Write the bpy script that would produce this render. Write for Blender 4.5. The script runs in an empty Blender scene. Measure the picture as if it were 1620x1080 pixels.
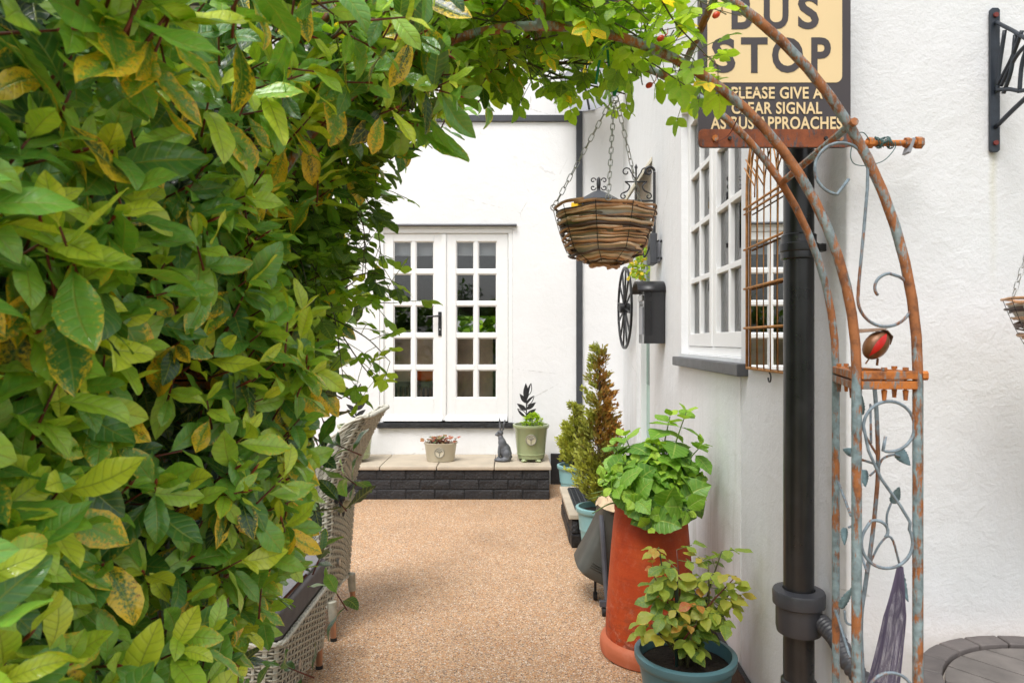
import bpy, bmesh, math, random
import numpy as np
from mathutils import Vector, Matrix, Quaternion, noise as mnoise

R = math.radians
random.seed(7)
NPR = np.random.RandomState(11)
scene = bpy.context.scene
col = scene.collection

# ------------------------------------------------------------------ camera, world, sun, exposure
EYE = 1.55
cam_data = bpy.data.cameras.new('camera')
cam_data.lens = 24.0
cam_data.sensor_width = 36.0
cam_data.clip_start = 0.05
cam_data.clip_end = 400.0
cam_data.dof.use_dof = True
cam_data.dof.focus_distance = 3.4
cam_data.dof.aperture_fstop = 9.0
cam = bpy.data.objects.new('camera', cam_data)
col.objects.link(cam)
cam.location = (0, 0, EYE)
cam.rotation_euler = (R(90), 0, 0)
scene.camera = cam

SUN_EL, SUN_AZ = 60.0, 206.0       # azimuth clockwise from +Y: high behind the camera, a little to its left
world = bpy.data.worlds.new('World')
scene.world = world
world.use_nodes = True
wnt = world.node_tree
wnt.nodes.clear()
w_out = wnt.nodes.new('ShaderNodeOutputWorld')
w_bg = wnt.nodes.new('ShaderNodeBackground')
w_sky = wnt.nodes.new('ShaderNodeTexSky')
w_sky.sky_type = 'NISHITA'
w_sky.sun_disc = False
w_sky.sun_elevation = R(SUN_EL)
w_sky.sun_rotation = R(SUN_AZ)
w_sky.air_density = 1.0
w_sky.dust_density = 3.0
w_hsv = wnt.nodes.new('ShaderNodeHueSaturation')
w_hsv.inputs['Saturation'].default_value = 0.22     # thin bright cloud: a nearly neutral sky
wnt.links.new(w_sky.outputs[0], w_hsv.inputs['Color'])
wnt.links.new(w_hsv.outputs[0], w_bg.inputs['Color'])
wnt.links.new(w_bg.outputs[0], w_out.inputs['Surface'])
w_bg.inputs['Strength'].default_value = 0.15

sun_data = bpy.data.lights.new('sun', 'SUN')
sun_data.energy = 1.6
sun_data.angle = R(30)
sun_data.color = (1.0, 0.985, 0.965)
sun = bpy.data.objects.new('sun', sun_data)
col.objects.link(sun)
sd = Vector((math.sin(R(SUN_AZ)) * math.cos(R(SUN_EL)), math.cos(R(SUN_AZ)) * math.cos(R(SUN_EL)), math.sin(R(SUN_EL))))
sun.rotation_euler = sd.to_track_quat('Z', 'Y').to_euler()
sun.location = sd * 30

scene.view_settings.view_transform = 'Standard'
scene.view_settings.look = 'None'
scene.view_settings.gamma = 1.0
scene.view_settings.use_curve_mapping = False
scene.view_settings.exposure = 0.70
scene.render.engine = 'CYCLES'
scene.cycles.use_denoising = True
scene.cycles.max_bounces = 9
scene.cycles.diffuse_bounces = 4
scene.cycles.transparent_max_bounces = 12
scene.cycles.caustics_reflective = False
scene.cycles.caustics_refractive = False

# ------------------------------------------------------------------ helpers
FPX = 1080.0
def P(px, py, Y):
    """world point at depth Y that the photograph shows at (px, py) of 1620x1080"""
    return Vector(((px - 810.0) * Y / FPX, Y, EYE - (py - 540.0) * Y / FPX))

def tag(o, label=None, cat=None, group=None, kind=None):
    if label: o['label'] = label
    if cat: o['category'] = cat
    if group: o['group'] = group
    if kind: o['kind'] = kind
    return o

def empty(name, loc, label=None, cat=None, group=None):
    o = bpy.data.objects.new(name, None)
    o.empty_display_size = 0.1
    o.location = loc
    col.objects.link(o)
    return tag(o, label, cat, group)

def wloc(o):
    v = Vector((0, 0, 0))
    while o is not None:
        v = v + Vector(o.location)
        o = o.parent
    return v

class MB:
    """collects shapes in world coordinates and links them as one mesh object"""
    def __init__(self):
        self.v = []; self.f = []
    def add(self, vs, fs):
        n = len(self.v)
        self.v.extend([tuple(p) for p in vs])
        self.f.extend([tuple(i + n for i in f) for f in fs])
        return self
    def hexa(self, c):
        return self.add(c, [(0, 3, 2, 1), (4, 5, 6, 7), (0, 1, 5, 4), (1, 2, 6, 5), (2, 3, 7, 6), (3, 0, 4, 7)])
    def box(self, x0, x1, y0, y1, z0, z1):
        return self.hexa([(x0, y0, z0), (x1, y0, z0), (x1, y1, z0), (x0, y1, z0), (x0, y0, z1), (x1, y0, z1), (x1, y1, z1), (x0, y1, z1)])
    def cbox(self, c, sx, sy, sz, rot=None):
        c = Vector(c); q = []
        for z in (-.5, .5):
            for x, y in ((-.5, -.5), (.5, -.5), (.5, .5), (-.5, .5)):
                p = Vector((x * sx, y * sy, z * sz))
                if rot is not None: p = rot @ p
                q.append(c + p)
        return self.hexa(q)
    def tube(self, pts, r, n=8, caps=True, squash=None):
        pts = [Vector(p) for p in pts]
        m = len(pts)
        rs = r if isinstance(r, (list, tuple)) else [r] * m
        t0 = (pts[1] - pts[0]).normalized()
        ref = Vector((0, 0, 1)) if abs(t0.z) < 0.9 else Vector((1, 0, 0))
        nrm = (ref - t0 * ref.dot(t0)).normalized()
        vs = []; 
        for i in range(m):
            t = (pts[min(i + 1, m - 1)] - pts[max(i - 1, 0)])
            if t.length < 1e-9: t = t0
            t = t.normalized()
            nrm = (nrm - t * nrm.dot(t))
            nrm = nrm.normalized() if nrm.length > 1e-6 else Vector((1, 0, 0))
            b = t.cross(nrm)
            for k in range(n):
                a = 2 * math.pi * k / n
                vs.append(pts[i] + nrm * (math.cos(a) * rs[i]) + b * (math.sin(a) * rs[i]))
        fs = []
        for i in range(m - 1):
            for k in range(n):
                k2 = (k + 1) % n
                fs.append((i * n + k, i * n + k2, (i + 1) * n + k2, (i + 1) * n + k))
        if caps:
            fs.append(tuple(range(n - 1, -1, -1)))
            fs.append(tuple((m - 1) * n + k for k in range(n)))
        return self.add(vs, fs)
    def bar(self, a, b, r, n=8):
        return self.tube([a, b], r, n)
    def ring(self, c, rad, r, axis='z', n=32, m=6, sx=1.0):
        vs = []; fs = []
        c = Vector(c)
        for i in range(n):
            a = 2 * math.pi * i / n
            for k in range(m):
                b = 2 * math.pi * k / m
                x = (rad + r * math.cos(b)) * math.cos(a) * sx
                y = (rad + r * math.cos(b)) * math.sin(a)
                z = r * math.sin(b)
                p = {'z': (x, y, z), 'y': (x, z, y), 'x': (z, x, y)}[axis]
                vs.append(c + Vector(p))
        for i in range(n):
            for k in range(m):
                i2 = (i + 1) % n; k2 = (k + 1) % m
                fs.append((i * m + k, i2 * m + k, i2 * m + k2, i * m + k2))
        return self.add(vs, fs)
    def lathe(self, c, prof, n=40, sx=1.0, sy=1.0, cap0=True, cap1=False, rot=None):
        c = Vector(c); vs = []; fs = []
        for (r, z) in prof:
            for k in range(n):
                a = 2 * math.pi * k / n
                p = Vector((r * sx * math.cos(a), r * sy * math.sin(a), z))
                if rot is not None: p = rot @ p
                vs.append(c + p)
        m = len(prof)
        for i in range(m - 1):
            for k in range(n):
                k2 = (k + 1) % n
                fs.append((i * n + k, i * n + k2, (i + 1) * n + k2, (i + 1) * n + k))
        if cap0: fs.append(tuple(range(n - 1, -1, -1)))
        if cap1: fs.append(tuple((m - 1) * n + k for k in range(n)))
        return self.add(vs, fs)
    def ball(self, c, rx, ry, rz, n=12, m=8, rot=None):
        prof = [(math.sin(math.pi * i / m), -math.cos(math.pi * i / m)) for i in range(m + 1)]
        prof[0] = (0.02, -1); prof[-1] = (0.02, 1)
        c = Vector(c); vs = []; fs = []
        for (r, z) in prof:
            for k in range(n):
                a = 2 * math.pi * k / n
                p = Vector((r * rx * math.cos(a), r * ry * math.sin(a), z * rz))
                if rot is not None: p = rot @ p
                vs.append(c + p)
        for i in range(m):
            for k in range(n):
                k2 = (k + 1) % n
                fs.append((i * n + k, i * n + k2, (i + 1) * n + k2, (i + 1) * n + k))
        fs.append(tuple(range(n - 1, -1, -1))); fs.append(tuple(m * n + k for k in range(n)))
        return self.add(vs, fs)
    def prism(self, outline, ext):
        """closed 3D outline extruded along vector ext"""
        n = len(outline); ext = Vector(ext)
        vs = [Vector(p) for p in outline] + [Vector(p) + ext for p in outline]
        fs = [tuple(range(n - 1, -1, -1)), tuple(range(n, 2 * n))]
        for k in range(n):
            k2 = (k + 1) % n
            fs.append((k, k2, n + k2, n + k))
        return self.add(vs, fs)
    def grid(self, fn, nu, nv):
        vs = [fn(i / nu, j / nv) for j in range(nv + 1) for i in range(nu + 1)]
        fs = [(j * (nu + 1) + i, j * (nu + 1) + i + 1, (j + 1) * (nu + 1) + i + 1, (j + 1) * (nu + 1) + i) for j in range(nv) for i in range(nu)]
        return self.add(vs, fs)
    def mesh(self, name, mat, off=(0, 0, 0), smooth=False, recalc=True):
        me = bpy.data.meshes.new(name)
        off = Vector(off)
        me.from_pydata([(p[0] - off.x, p[1] - off.y, p[2] - off.z) for p in self.v], [], self.f)
        if recalc:
            bm = bmesh.new(); bm.from_mesh(me)
            bmesh.ops.recalc_face_normals(bm, faces=bm.faces)
            bm.to_mesh(me); bm.free()
        if mat is not None: me.materials.append(mat)
        if smooth:
            me.polygons.foreach_set('use_smooth', [True] * len(me.polygons))
        return me
    def build(self, name, mat, parent=None, smooth=False, bevel=0.0, subsurf=0, recalc=True, base=None, seg=2):
        off = wloc(parent) if parent is not None else Vector(base if base is not None else (0, 0, 0))
        me = self.mesh(name, mat, off, smooth, recalc)
        o = bpy.data.objects.new(name, me)
        col.objects.link(o)
        if parent is not None: o.parent = parent
        else: o.location = off
        if bevel:
            b = o.modifiers.new('bevel', 'BEVEL'); b.width = bevel; b.segments = seg; b.limit_method = 'ANGLE'; b.angle_limit = R(40)
            me.polygons.foreach_set('use_smooth', [True] * len(me.polygons))
            wn = o.modifiers.new('wn', 'WEIGHTED_NORMAL'); wn.keep_sharp = True
        elif smooth == 'auto':
            me.polygons.foreach_set('use_smooth', [True] * len(me.polygons))
            try: me.set_sharp_from_angle(angle=R(40))
            except Exception: pass
        if subsurf:
            s = o.modifiers.new('sub', 'SUBSURF'); s.levels = subsurf; s.render_levels = subsurf
        return o

def inst(name, me, parent, loc, rot=None, scale=None, matrix=None):
    o = bpy.data.objects.new(name, me)
    if parent is not None: o.parent = parent
    if matrix is not None:
        o.matrix_local = matrix
    else:
        o.location = loc
        if rot is not None: o.rotation_euler = rot
        if scale is not None: o.scale = scale
    col.objects.link(o)
    return o

def spiral(c, r0, r1, a0, a1, n, ux, uz):
    c = Vector(c); ux = Vector(ux); uz = Vector(uz); out = []
    for i in range(n + 1):
        t = i / n
        a = a0 + (a1 - a0) * t; r = r0 + (r1 - r0) * t
        out.append(c + ux * (r * math.cos(a)) + uz * (r * math.sin(a)))
    return out

def catmull(pts, n=8):
    pts = [Vector(p) for p in pts]; out = []
    q = [pts[0] * 2 - pts[1]] + pts + [pts[-1] * 2 - pts[-2]]
    for i in range(1, len(q) - 2):
        p0, p1, p2, p3 = q[i - 1], q[i], q[i + 1], q[i + 2]
        for k in range(n):
            t = k / n
            out.append(0.5 * ((2 * p1) + (p2 - p0) * t + (2 * p0 - 5 * p1 + 4 * p2 - p3) * t * t + (3 * p1 - p0 - 3 * p2 + p3) * t ** 3))
    out.append(pts[-1])
    return out

# ------------------------------------------------------------------ materials
class NT:
    def __init__(self, name):
        self.m = bpy.data.materials.new(name); self.m.use_nodes = True
        self.t = self.m.node_tree; self.t.nodes.clear()
        self.out = self.n('ShaderNodeOutputMaterial')
    def n(self, kind, **kw):
        nd = self.t.nodes.new(kind)
        for k, v in kw.items(): setattr(nd, k, v)
        return nd
    def l(self, a, b): self.t.links.new(a, b)
    def val(self, sock, v):
        if hasattr(v, 'is_output'): self.l(v, sock)
        else: sock.default_value = v
    def math(self, op, a, b=0.0, c=None, clamp=False):
        nd = self.n('ShaderNodeMath', operation=op, use_clamp=clamp)
        self.val(nd.inputs[0], a); self.val(nd.inputs[1], b)
        if c is not None: self.val(nd.inputs[2], c)
        return nd.outputs[0]
    def mix(self, f, a, b, mode='MIX'):
        nd = self.n('ShaderNodeMixRGB', blend_type=mode)
        self.val(nd.inputs[0], f)
        for s, v in ((nd.inputs[1], a), (nd.inputs[2], b)):
            if hasattr(v, 'is_output'): self.l(v, s)
            else: s.default_value = (*v, 1) if len(v) == 3 else v
        return nd.outputs[0]
    def noise(self, vec, scale, detail=4, rough=0.55, dist=0.0):
        nd = self.n('ShaderNodeTexNoise')
        nd.inputs['Scale'].default_value = scale; nd.inputs['Detail'].default_value = detail
        nd.inputs['Roughness'].default_value = rough; nd.inputs['Distortion'].default_value = dist
        if vec is not None: self.l(vec, nd.inputs['Vector'])
        return nd.outputs['Fac']
    def voro(self, vec, scale, feature='F1', out='Color', rnd=1.0):
        nd = self.n('ShaderNodeTexVoronoi', feature=feature)
        nd.inputs['Scale'].default_value = scale; nd.inputs['Randomness'].default_value = rnd
        if vec is not None: self.l(vec, nd.inputs['Vector'])
        return nd.outputs[out]
    def ramp(self, fac, stops, interp='LINEAR'):
        nd = self.n('ShaderNodeValToRGB'); cr = nd.color_ramp; cr.interpolation = interp
        while len(cr.elements) < len(stops): cr.elements.new(0.5)
        for e, (p, c) in zip(cr.elements, stops):
            e.position = p; e.color = (*c, 1) if len(c) == 3 else c
        self.l(fac, nd.inputs[0])
        return nd.outputs[0]
    def pos(self): return self.n('ShaderNodeNewGeometry').outputs['Position']
    def obj(self): return self.n('ShaderNodeTexCoord').outputs['Object']
    def mapv(self, vec, scale=(1, 1, 1)):
        nd = self.n('ShaderNodeMapping'); nd.inputs['Scale'].default_value = scale
        self.l(vec, nd.inputs['Vector']); return nd.outputs[0]
    def bump(self, h, strength=0.3, dist=0.01, normal=None):
        nd = self.n('ShaderNodeBump'); nd.inputs['Strength'].default_value = strength; nd.inputs['Distance'].default_value = dist
        self.l(h, nd.inputs['Height'])
        if normal is not None: self.l(normal, nd.inputs['Normal'])
        return nd.outputs[0]
    def bsdf(self, color, rough=0.6, metal=0.0, spec=0.5, normal=None, coat=0.0):
        b = self.n('ShaderNodeBsdfPrincipled')
        if hasattr(color, 'is_output'): self.l(color, b.inputs['Base Color'])
        else: b.inputs['Base Color'].default_value = (*color, 1)
        self.val(b.inputs['Roughness'], rough); self.val(b.inputs['Metallic'], metal)
        b.inputs['Specular IOR Level'].default_value = spec
        b.inputs['Coat Weight'].default_value = coat
        if normal is not None: self.l(normal, b.inputs['Normal'])
        return b.outputs[0]
    def done(self, shader):
        self.l(shader, self.out.inputs['Surface']); return self.m

def simple(name, c, rough=0.6, metal=0.0, var=0.15, vscale=20, bump=0.0, bscale=80, spec=0.5, coat=0.0, dirt=None, dirt_amt=0.5, bdist=0.003):
    t = NT(name); p = t.obj()
    n1 = t.noise(p, vscale, 5)
    c2 = tuple(min(1, x * (1 + var)) for x in c); c1 = tuple(x * (1 - var) for x in c)
    colr = t.ramp(n1, [(0.3, c1), (0.7, c2)])
    if dirt is not None:
        m = t.ramp(t.noise(p, vscale * 0.5, 8, 0.7), [(0.5, (0, 0, 0)), (0.72, (1, 1, 1))])
        colr = t.mix(t.math('MULTIPLY', m, dirt_amt), colr, dirt)
    nm = t.bump(t.noise(p, bscale, 6, 0.6), bump, bdist) if bump else None
    rv = t.math('ADD', t.math('MULTIPLY', t.noise(p, vscale * 2, 3), 0.2), rough - 0.1)
    return t.done(t.bsdf(colr, rv, metal, spec, nm, coat))

def mat_wall(name, coarse=1.0, grime=0.3, base=(0.80, 0.80, 0.80), drip=None):
    t = NT(name); p = t.pos()
    big = t.noise(p, 1.1, 4, 0.6)
    c = t.ramp(big, [(0.3, tuple(x * 0.955 for x in base)), (0.7, base)])
    # vertical weather streaks and green-grey grime that is denser near the ground
    sep = t.n('ShaderNodeSeparateXYZ'); t.l(p, sep.inputs[0])
    streak = t.noise(t.mapv(p, (6, 6, 0.7)), 2.0, 6, 0.65)
    low = t.math('SUBTRACT', 1.0, t.math('DIVIDE', sep.outputs['Z'], 1.3), clamp=True)
    sm = t.math('MULTIPLY', t.ramp(streak, [(0.45, (0, 0, 0)), (0.75, (1, 1, 1))]), t.math('ADD', t.math('MULTIPLY', low, 0.75), 0.10))
    c = t.mix(t.math('MULTIPLY', sm, grime), c, (0.40, 0.40, 0.33))
    speck = t.ramp(t.noise(p, 160, 3, 0.7), [(0.68, (0, 0, 0)), (0.78, (1, 1, 1))])
    c = t.mix(t.math('MULTIPLY', speck, t.math('ADD', t.math('MULTIPLY', low, 0.5 * grime), 0.03)), c, (0.25, 0.25, 0.2))
    if drip:                                   # a yellowish run below an iron fixing
        gx = t.math('DIVIDE', t.math('ABSOLUTE', t.math('SUBTRACT', t.math('ADD', sep.outputs['X'], t.math('MULTIPLY', t.noise(p, 9, 3), 0.012)), drip[0] + .006)), 0.016)
        gx = t.math('SUBTRACT', 1.0, gx, clamp=True)
        gz_ = t.math('MULTIPLY', t.math('LESS_THAN', sep.outputs['Z'], drip[1]), t.math('DIVIDE', t.math('SUBTRACT', sep.outputs['Z'], drip[1] - .42), .42), clamp=True)
        c = t.mix(t.math('MULTIPLY', t.math('MULTIPLY', gx, gz_), 0.40), c, (0.50, 0.47, 0.28))
    crack = t.voro(t.mapv(p, (1, 1, 1)), 1.3, 'DISTANCE_TO_EDGE', 'Distance')
    crm_ = t.math('MULTIPLY', t.math('LESS_THAN', t.math('ADD', crack, t.math('MULTIPLY', t.math('SUBTRACT', t.noise(p, 18, 4), .5), .035)), 0.0022), t.ramp(t.noise(p, 0.9, 2), [(0.52, (0, 0, 0)), (0.60, (1, 1, 1))]))
    c = t.mix(t.math('MULTIPLY', crm_, 0.35), c, (0.35, 0.34, 0.31))
    h = t.math('ADD', t.math('MULTIPLY', t.noise(p, 14, 5, 0.55, 0.6), 1.0), t.math('MULTIPLY', t.noise(p, 95, 6, 0.65), 0.55))
    h = t.math('ADD', h, t.math('MULTIPLY', t.noise(p, 2.2, 3), 2.5))
    nm = t.bump(h, 0.55, 0.008 * coarse)
    return t.done(t.bsdf(c, 0.85, 0, 0.25, nm))

def mat_rustpaint(name, paint=(0.17, 0.31, 0.36), rust1=(0.40, 0.13, 0.03), rust2=(0.13, 0.05, 0.025), amount=0.5):
    t = NT(name); p = t.pos()
    st = t.mapv(p, (1, 1, 0.45))
    m = t.ramp(t.math('ADD', t.math('ADD', t.math('MULTIPLY', t.noise(st, 36, 7, 0.7), 0.45), t.math('MULTIPLY', t.noise(t.mapv(p, (1, 1, 0.2)), 150, 5, 0.7), 0.25)), t.math('MULTIPLY', t.noise(st, 10, 3), 0.3)), [(0.5 - (amount - 0.5) - 0.025, (0, 0, 0)), (0.5 - (amount - 0.5) + 0.02, (1, 1, 1))])
    rust = t.ramp(t.noise(p, 30, 6, 0.65), [(0.3, rust2), (0.5, rust1), (0.7, tuple(x * 1.25 for x in rust1))])
    pc = t.ramp(t.noise(p, 60, 4), [(0.3, tuple(x * 0.7 for x in paint)), (0.7, tuple(min(1, x * 1.45) for x in paint))])
    c = t.mix(m, pc, rust)
    nm = t.bump(t.math('ADD', t.math('MULTIPLY', m, -0.6), t.noise(p, 220, 5, 0.7)), 0.6, 0.0015)
    return t.done(t.bsdf(c, t.math('ADD', t.math('MULTIPLY', m, 0.3), 0.5), 0, 0.4, nm))

def mat_leaf(name, mode, ramp, yel1=(0.80, 0.56, 0.035), yel2=(0.34, 0.13, 0.025), rib=(0.33, 0.40, 0.06), rough=0.36, trans=0.28, nveins=9.0, spec=0.5, coat=0.0, veinamt=0.30, bstr=0.35):
    t = NT(name)
    def attr(nm):
        a = t.n('ShaderNodeAttribute'); a.attribute_type = mode; a.attribute_name = nm; return a.outputs['Fac']
    age, yel = attr('age'), attr('yel')
    rnd = t.n('ShaderNodeObjectInfo').outputs['Random'] if mode == 'OBJECT' else attr('rnd')
    uv = t.n('ShaderNodeUVMap').outputs[0]
    sep = t.n('ShaderNodeSeparateXYZ'); t.l(uv, sep.inputs[0])
    u = t.math('ABSOLUTE', t.math('SUBTRACT', t.math('MULTIPLY', sep.outputs[0], 2.0), 1.0)); v = sep.outputs[1]
    cmb = t.n('ShaderNodeCombineXYZ'); t.l(sep.outputs[0], cmb.inputs[0]); t.l(t.math('MULTIPLY', v, 2.4), cmb.inputs[1]); t.l(t.math('MULTIPLY', rnd, 61.0), cmb.inputs[2])
    n1 = t.noise(cmb.outputs[0], 3.0, 5, 0.6)
    n2 = t.noise(cmb.outputs[0], 9.0, 6, 0.7)
    c = t.ramp(t.math('ADD', age, t.math('MULTIPLY', t.math('SUBTRACT', n1, 0.5), 0.28), clamp=True), ramp)
    # veins
    ph = t.math('MULTIPLY', t.math('SUBTRACT', v, t.math('MULTIPLY', u, 0.13)), nveins * 2 * math.pi)
    wv = t.math('MULTIPLY', t.math('ADD', t.math('SINE', ph), 1.0), 0.5)
    vein = t.math('POWER', wv, 7.0)
    c = t.mix(t.math('MULTIPLY', vein, veinamt), c, rib)
    # yellowing from the edge and tip inwards, brown spots
    ym = t.math('ADD', t.math('MULTIPLY', yel, 1.15), t.math('ADD', t.math('MULTIPLY', u, 0.55), t.math('MULTIPLY', v, 0.30)))
    ym = t.math('SUBTRACT', ym, t.math('ADD', 1.10, t.math('MULTIPLY', t.math('SUBTRACT', n2, 0.5), 2.0)))
    ym = t.math('MULTIPLY', ym, 3.0, clamp=True)
    yc = t.ramp(t.noise(cmb.outputs[0], 7.0, 5, 0.7), [(0.34, yel2), (0.43, yel1), (0.7, tuple(min(1, x * 1.15) for x in yel1))])
    c = t.mix(ym, c, yc)
    ribm = t.math('SUBTRACT', 1.0, t.math('DIVIDE', u, 0.085), clamp=True)
    c = t.mix(t.math('MULTIPLY', ribm, 0.8), c, rib)
    hgt = t.math('ADD', t.math('MULTIPLY', vein, -0.35), t.math('MULTIPLY', ribm, -0.8))
    hgt = t.math('ADD', hgt, t.math('MULTIPLY', n2, 0.5))
    nm = t.bump(hgt, bstr, 0.003)
    pr = t.bsdf(c, t.math('ADD', rough - 0.05, t.math('MULTIPLY', n1, 0.15)), 0, spec, nm, coat)
    tr = t.n('ShaderNodeBsdfTranslucent')
    ct = t.mix(0.6, c, (1.0, 1.0, 0.35), 'MULTIPLY')
    sc = t.n('ShaderNodeMixRGB', blend_type='MULTIPLY'); sc.inputs[0].default_value = 1.0
    t.l(ct, sc.inputs[1]); sc.inputs[2].default_value = (2.2, 2.2, 1.6, 1)
    t.l(sc.outputs[0], tr.inputs['Color'])
    mx = t.n('ShaderNodeMixShader'); mx.inputs[0].default_value = trans
    t.l(pr, mx.inputs[1]); t.l(tr.outputs[0], mx.inputs[2])
    return t.done(mx.outputs[0])

def mat_glass(name, tint=(0.975, 0.985, 0.985), rough=0.0):
    t = NT(name)
    tr = t.n('ShaderNodeBsdfTransparent'); tr.inputs['Color'].default_value = (*tint, 1)
    gl = t.n('ShaderNodeBsdfGlossy'); gl.inputs['Roughness'].default_value = rough
    fr = t.n('ShaderNodeFresnel'); fr.inputs['IOR'].default_value = 1.55
    f2 = t.math('MULTIPLY', fr.outputs[0], 1.15, clamp=True)
    mx = t.n('ShaderNodeMixShader'); t.l(f2, mx.inputs[0]); t.l(tr.outputs[0], mx.inputs[1]); t.l(gl.outputs[0], mx.inputs[2])
    return t.done(mx.outputs[0])

def mat_chimney():
    t = NT('weathered_red_terracotta'); p = t.pos()
    c = t.ramp(t.noise(p, 5, 6, 0.65), [(0.3, (0.30, 0.036, 0.010)), (0.5, (0.42, 0.055, 0.011)), (0.72, (0.50, 0.085, 0.020))])
    band = t.noise(t.mapv(p, (0.6, 0.6, 9)), 4.0, 5, 0.6)
    c = t.mix(t.math('MULTIPLY', t.ramp(band, [(0.55, (0, 0, 0)), (0.70, (1, 1, 1))]), 0.35), c, (0.20, 0.03, 0.012))
    sp = t.ramp(t.noise(p, 120, 3, 0.6), [(0.66, (0, 0, 0)), (0.72, (1, 1, 1))])
    c = t.mix(t.math('MULTIPLY', sp, 0.5), c, (0.10, 0.03, 0.02))
    pale = t.ramp(t.noise(p, 26, 6, 0.75), [(0.53, (0, 0, 0)), (0.64, (1, 1, 1))])
    sep = t.n('ShaderNodeSeparateXYZ'); t.l(p, sep.inputs[0])
    foot_ = t.math('SUBTRACT', 1.0, t.math('DIVIDE', sep.outputs['Z'], 0.34), clamp=True)
    c = t.mix(t.math('MULTIPLY', pale, t.math('ADD', 0.07, t.math('MULTIPLY', foot_, 0.55))), c, (0.56, 0.34, 0.25))
    alg = t.ramp(t.noise(t.mapv(p, (1, 1, 2.2)), 11, 6, 0.7), [(0.50, (0, 0, 0)), (0.60, (1, 1, 1))])
    c = t.mix(t.math('MULTIPLY', alg, t.math('ADD', 0.10, t.math('MULTIPLY', foot_, 0.65))), c, (0.085, 0.035, 0.022))
    nm = t.bump(t.math('ADD', t.noise(p, 70, 6, 0.6), t.math('MULTIPLY', band, 1.2)), 0.35, 0.004)
    return t.done(t.bsdf(c, 0.56, 0, 0.3, nm))

def mat_ground():
    t = NT('resin_bound_gravel'); p = t.pos()
    # two sizes of grain, warped a little so that no cell pattern shows
    vc = t.voro(p, 160.0); vd = t.voro(p, 160.0, out='Distance')
    sep = t.n('ShaderNodeSeparateColor'); t.l(vc, sep.inputs[0])
    stone = t.ramp(sep.outputs[0], [(0.0, (0.08, 0.05, 0.035)), (0.10, (0.24, 0.15, 0.10)), (0.22, (0.52, 0.235, 0.08)), (0.38, (0.57, 0.32, 0.14)), (0.54, (0.58, 0.43, 0.26)), (0.68, (0.40, 0.28, 0.19)), (0.80, (0.66, 0.53, 0.39)), (0.92, (0.80, 0.74, 0.64)), (0.975, (0.20, 0.18, 0.17))], 'CONSTANT')
    vc2 = t.voro(p, 420.0); sep2 = t.n('ShaderNodeSeparateColor'); t.l(vc2, sep2.inputs[0])
    fine = t.ramp(sep2.outputs[1], [(0.0, (0.14, 0.075, 0.04)), (0.3, (0.52, 0.26, 0.10)), (0.7, (0.62, 0.46, 0.30)), (1.0, (0.26, 0.16, 0.10))])
    gap = t.ramp(vd, [(0.42, (0, 0, 0)), (0.62, (1, 1, 1))])
    c = t.mix(t.math('MULTIPLY', gap, 0.7), stone, fine)
    patch = t.noise(p, 1.6, 4, 0.6)
    c = t.mix(0.75, c, t.ramp(patch, [(0.3, (0.76, 0.75, 0.77)), (0.48, (0.92, 0.91, 0.93)), (0.7, (0.99, 0.98, 1.0))]), 'MULTIPLY')
    h = t.math('SUBTRACT', 1.0, vd)
    nm = t.bump(h, 0.55, 0.004)
    return t.done(t.bsdf(c, t.math('ADD', 0.5, t.math('MULTIPLY', sep.outputs[1], 0.35)), 0, 0.4, nm))

M = {}
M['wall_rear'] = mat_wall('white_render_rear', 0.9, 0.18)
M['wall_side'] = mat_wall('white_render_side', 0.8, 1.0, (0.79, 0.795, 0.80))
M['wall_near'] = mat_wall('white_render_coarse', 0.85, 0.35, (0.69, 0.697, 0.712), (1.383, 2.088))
M['white_paint'] = simple('white_gloss_paint', (0.80, 0.80, 0.79), 0.35, var=0.02, bump=0.08, bscale=30)
M['black_paint'] = simple('black_masonry_paint', (0.010, 0.010, 0.012), 0.55, var=0.4, vscale=14, bump=1.0, bscale=38, bdist=0.016, dirt=(0.07, 0.07, 0.07), dirt_amt=0.3)
M['plinth'] = simple('black_plinth_paint', (0.022, 0.022, 0.025), 0.5, var=0.3, vscale=9, bump=0.6, bscale=30, bdist=0.008)
M['grey_paint'] = simple('dark_grey_timber_paint', (0.045, 0.048, 0.055), 0.5, var=0.2, vscale=10, bump=0.3, bscale=60)
M['sill_paint'] = simple('slate_sill_paint', (0.06, 0.062, 0.068), 0.4, var=0.2, vscale=8, bump=0.25, bscale=40)
M['slab'] = simple('buff_stone_slab', (0.45, 0.385, 0.295), 0.75, var=0.15, vscale=7, bump=0.35, bscale=45, dirt=(0.30, 0.25, 0.18), dirt_amt=0.35)
M['mortar'] = simple('black_mortar', (0.010, 0.010, 0.011), 0.8, bump=0.5)
M['glass'] = mat_glass('window_glass')
M['glass_green'] = mat_glass('green_door_glass', (0.35, 0.62, 0.52))
M['net_curtain'] = simple('grey_net_curtain', (0.80, 0.81, 0.83), 0.9, var=0.02, vscale=4)
M['black_iron'] = simple('black_wrought_iron', (0.014, 0.014, 0.016), 0.42, var=0.35, vscale=40, bump=0.3, bscale=120, bdist=0.001)
M['black_plastic'] = simple('black_pipe_plastic', (0.010, 0.010, 0.011), 0.30, var=0.3, vscale=9, dirt=(0.045, 0.046, 0.05), dirt_amt=0.25, bump=0.08)
M['grey_plastic'] = simple('charcoal_plastic', (0.035, 0.036, 0.042), 0.4, var=0.15, vscale=15)
M['hose'] = simple('grey_ribbed_hose', (0.05, 0.05, 0.056), 0.45, var=0.15)
M['rust_arch'] = mat_rustpaint('flaking_blue_paint_over_rust', paint=(0.185, 0.225, 0.235), rust1=(0.29, 0.11, 0.04), rust2=(0.11, 0.05, 0.03), amount=0.508)
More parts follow.
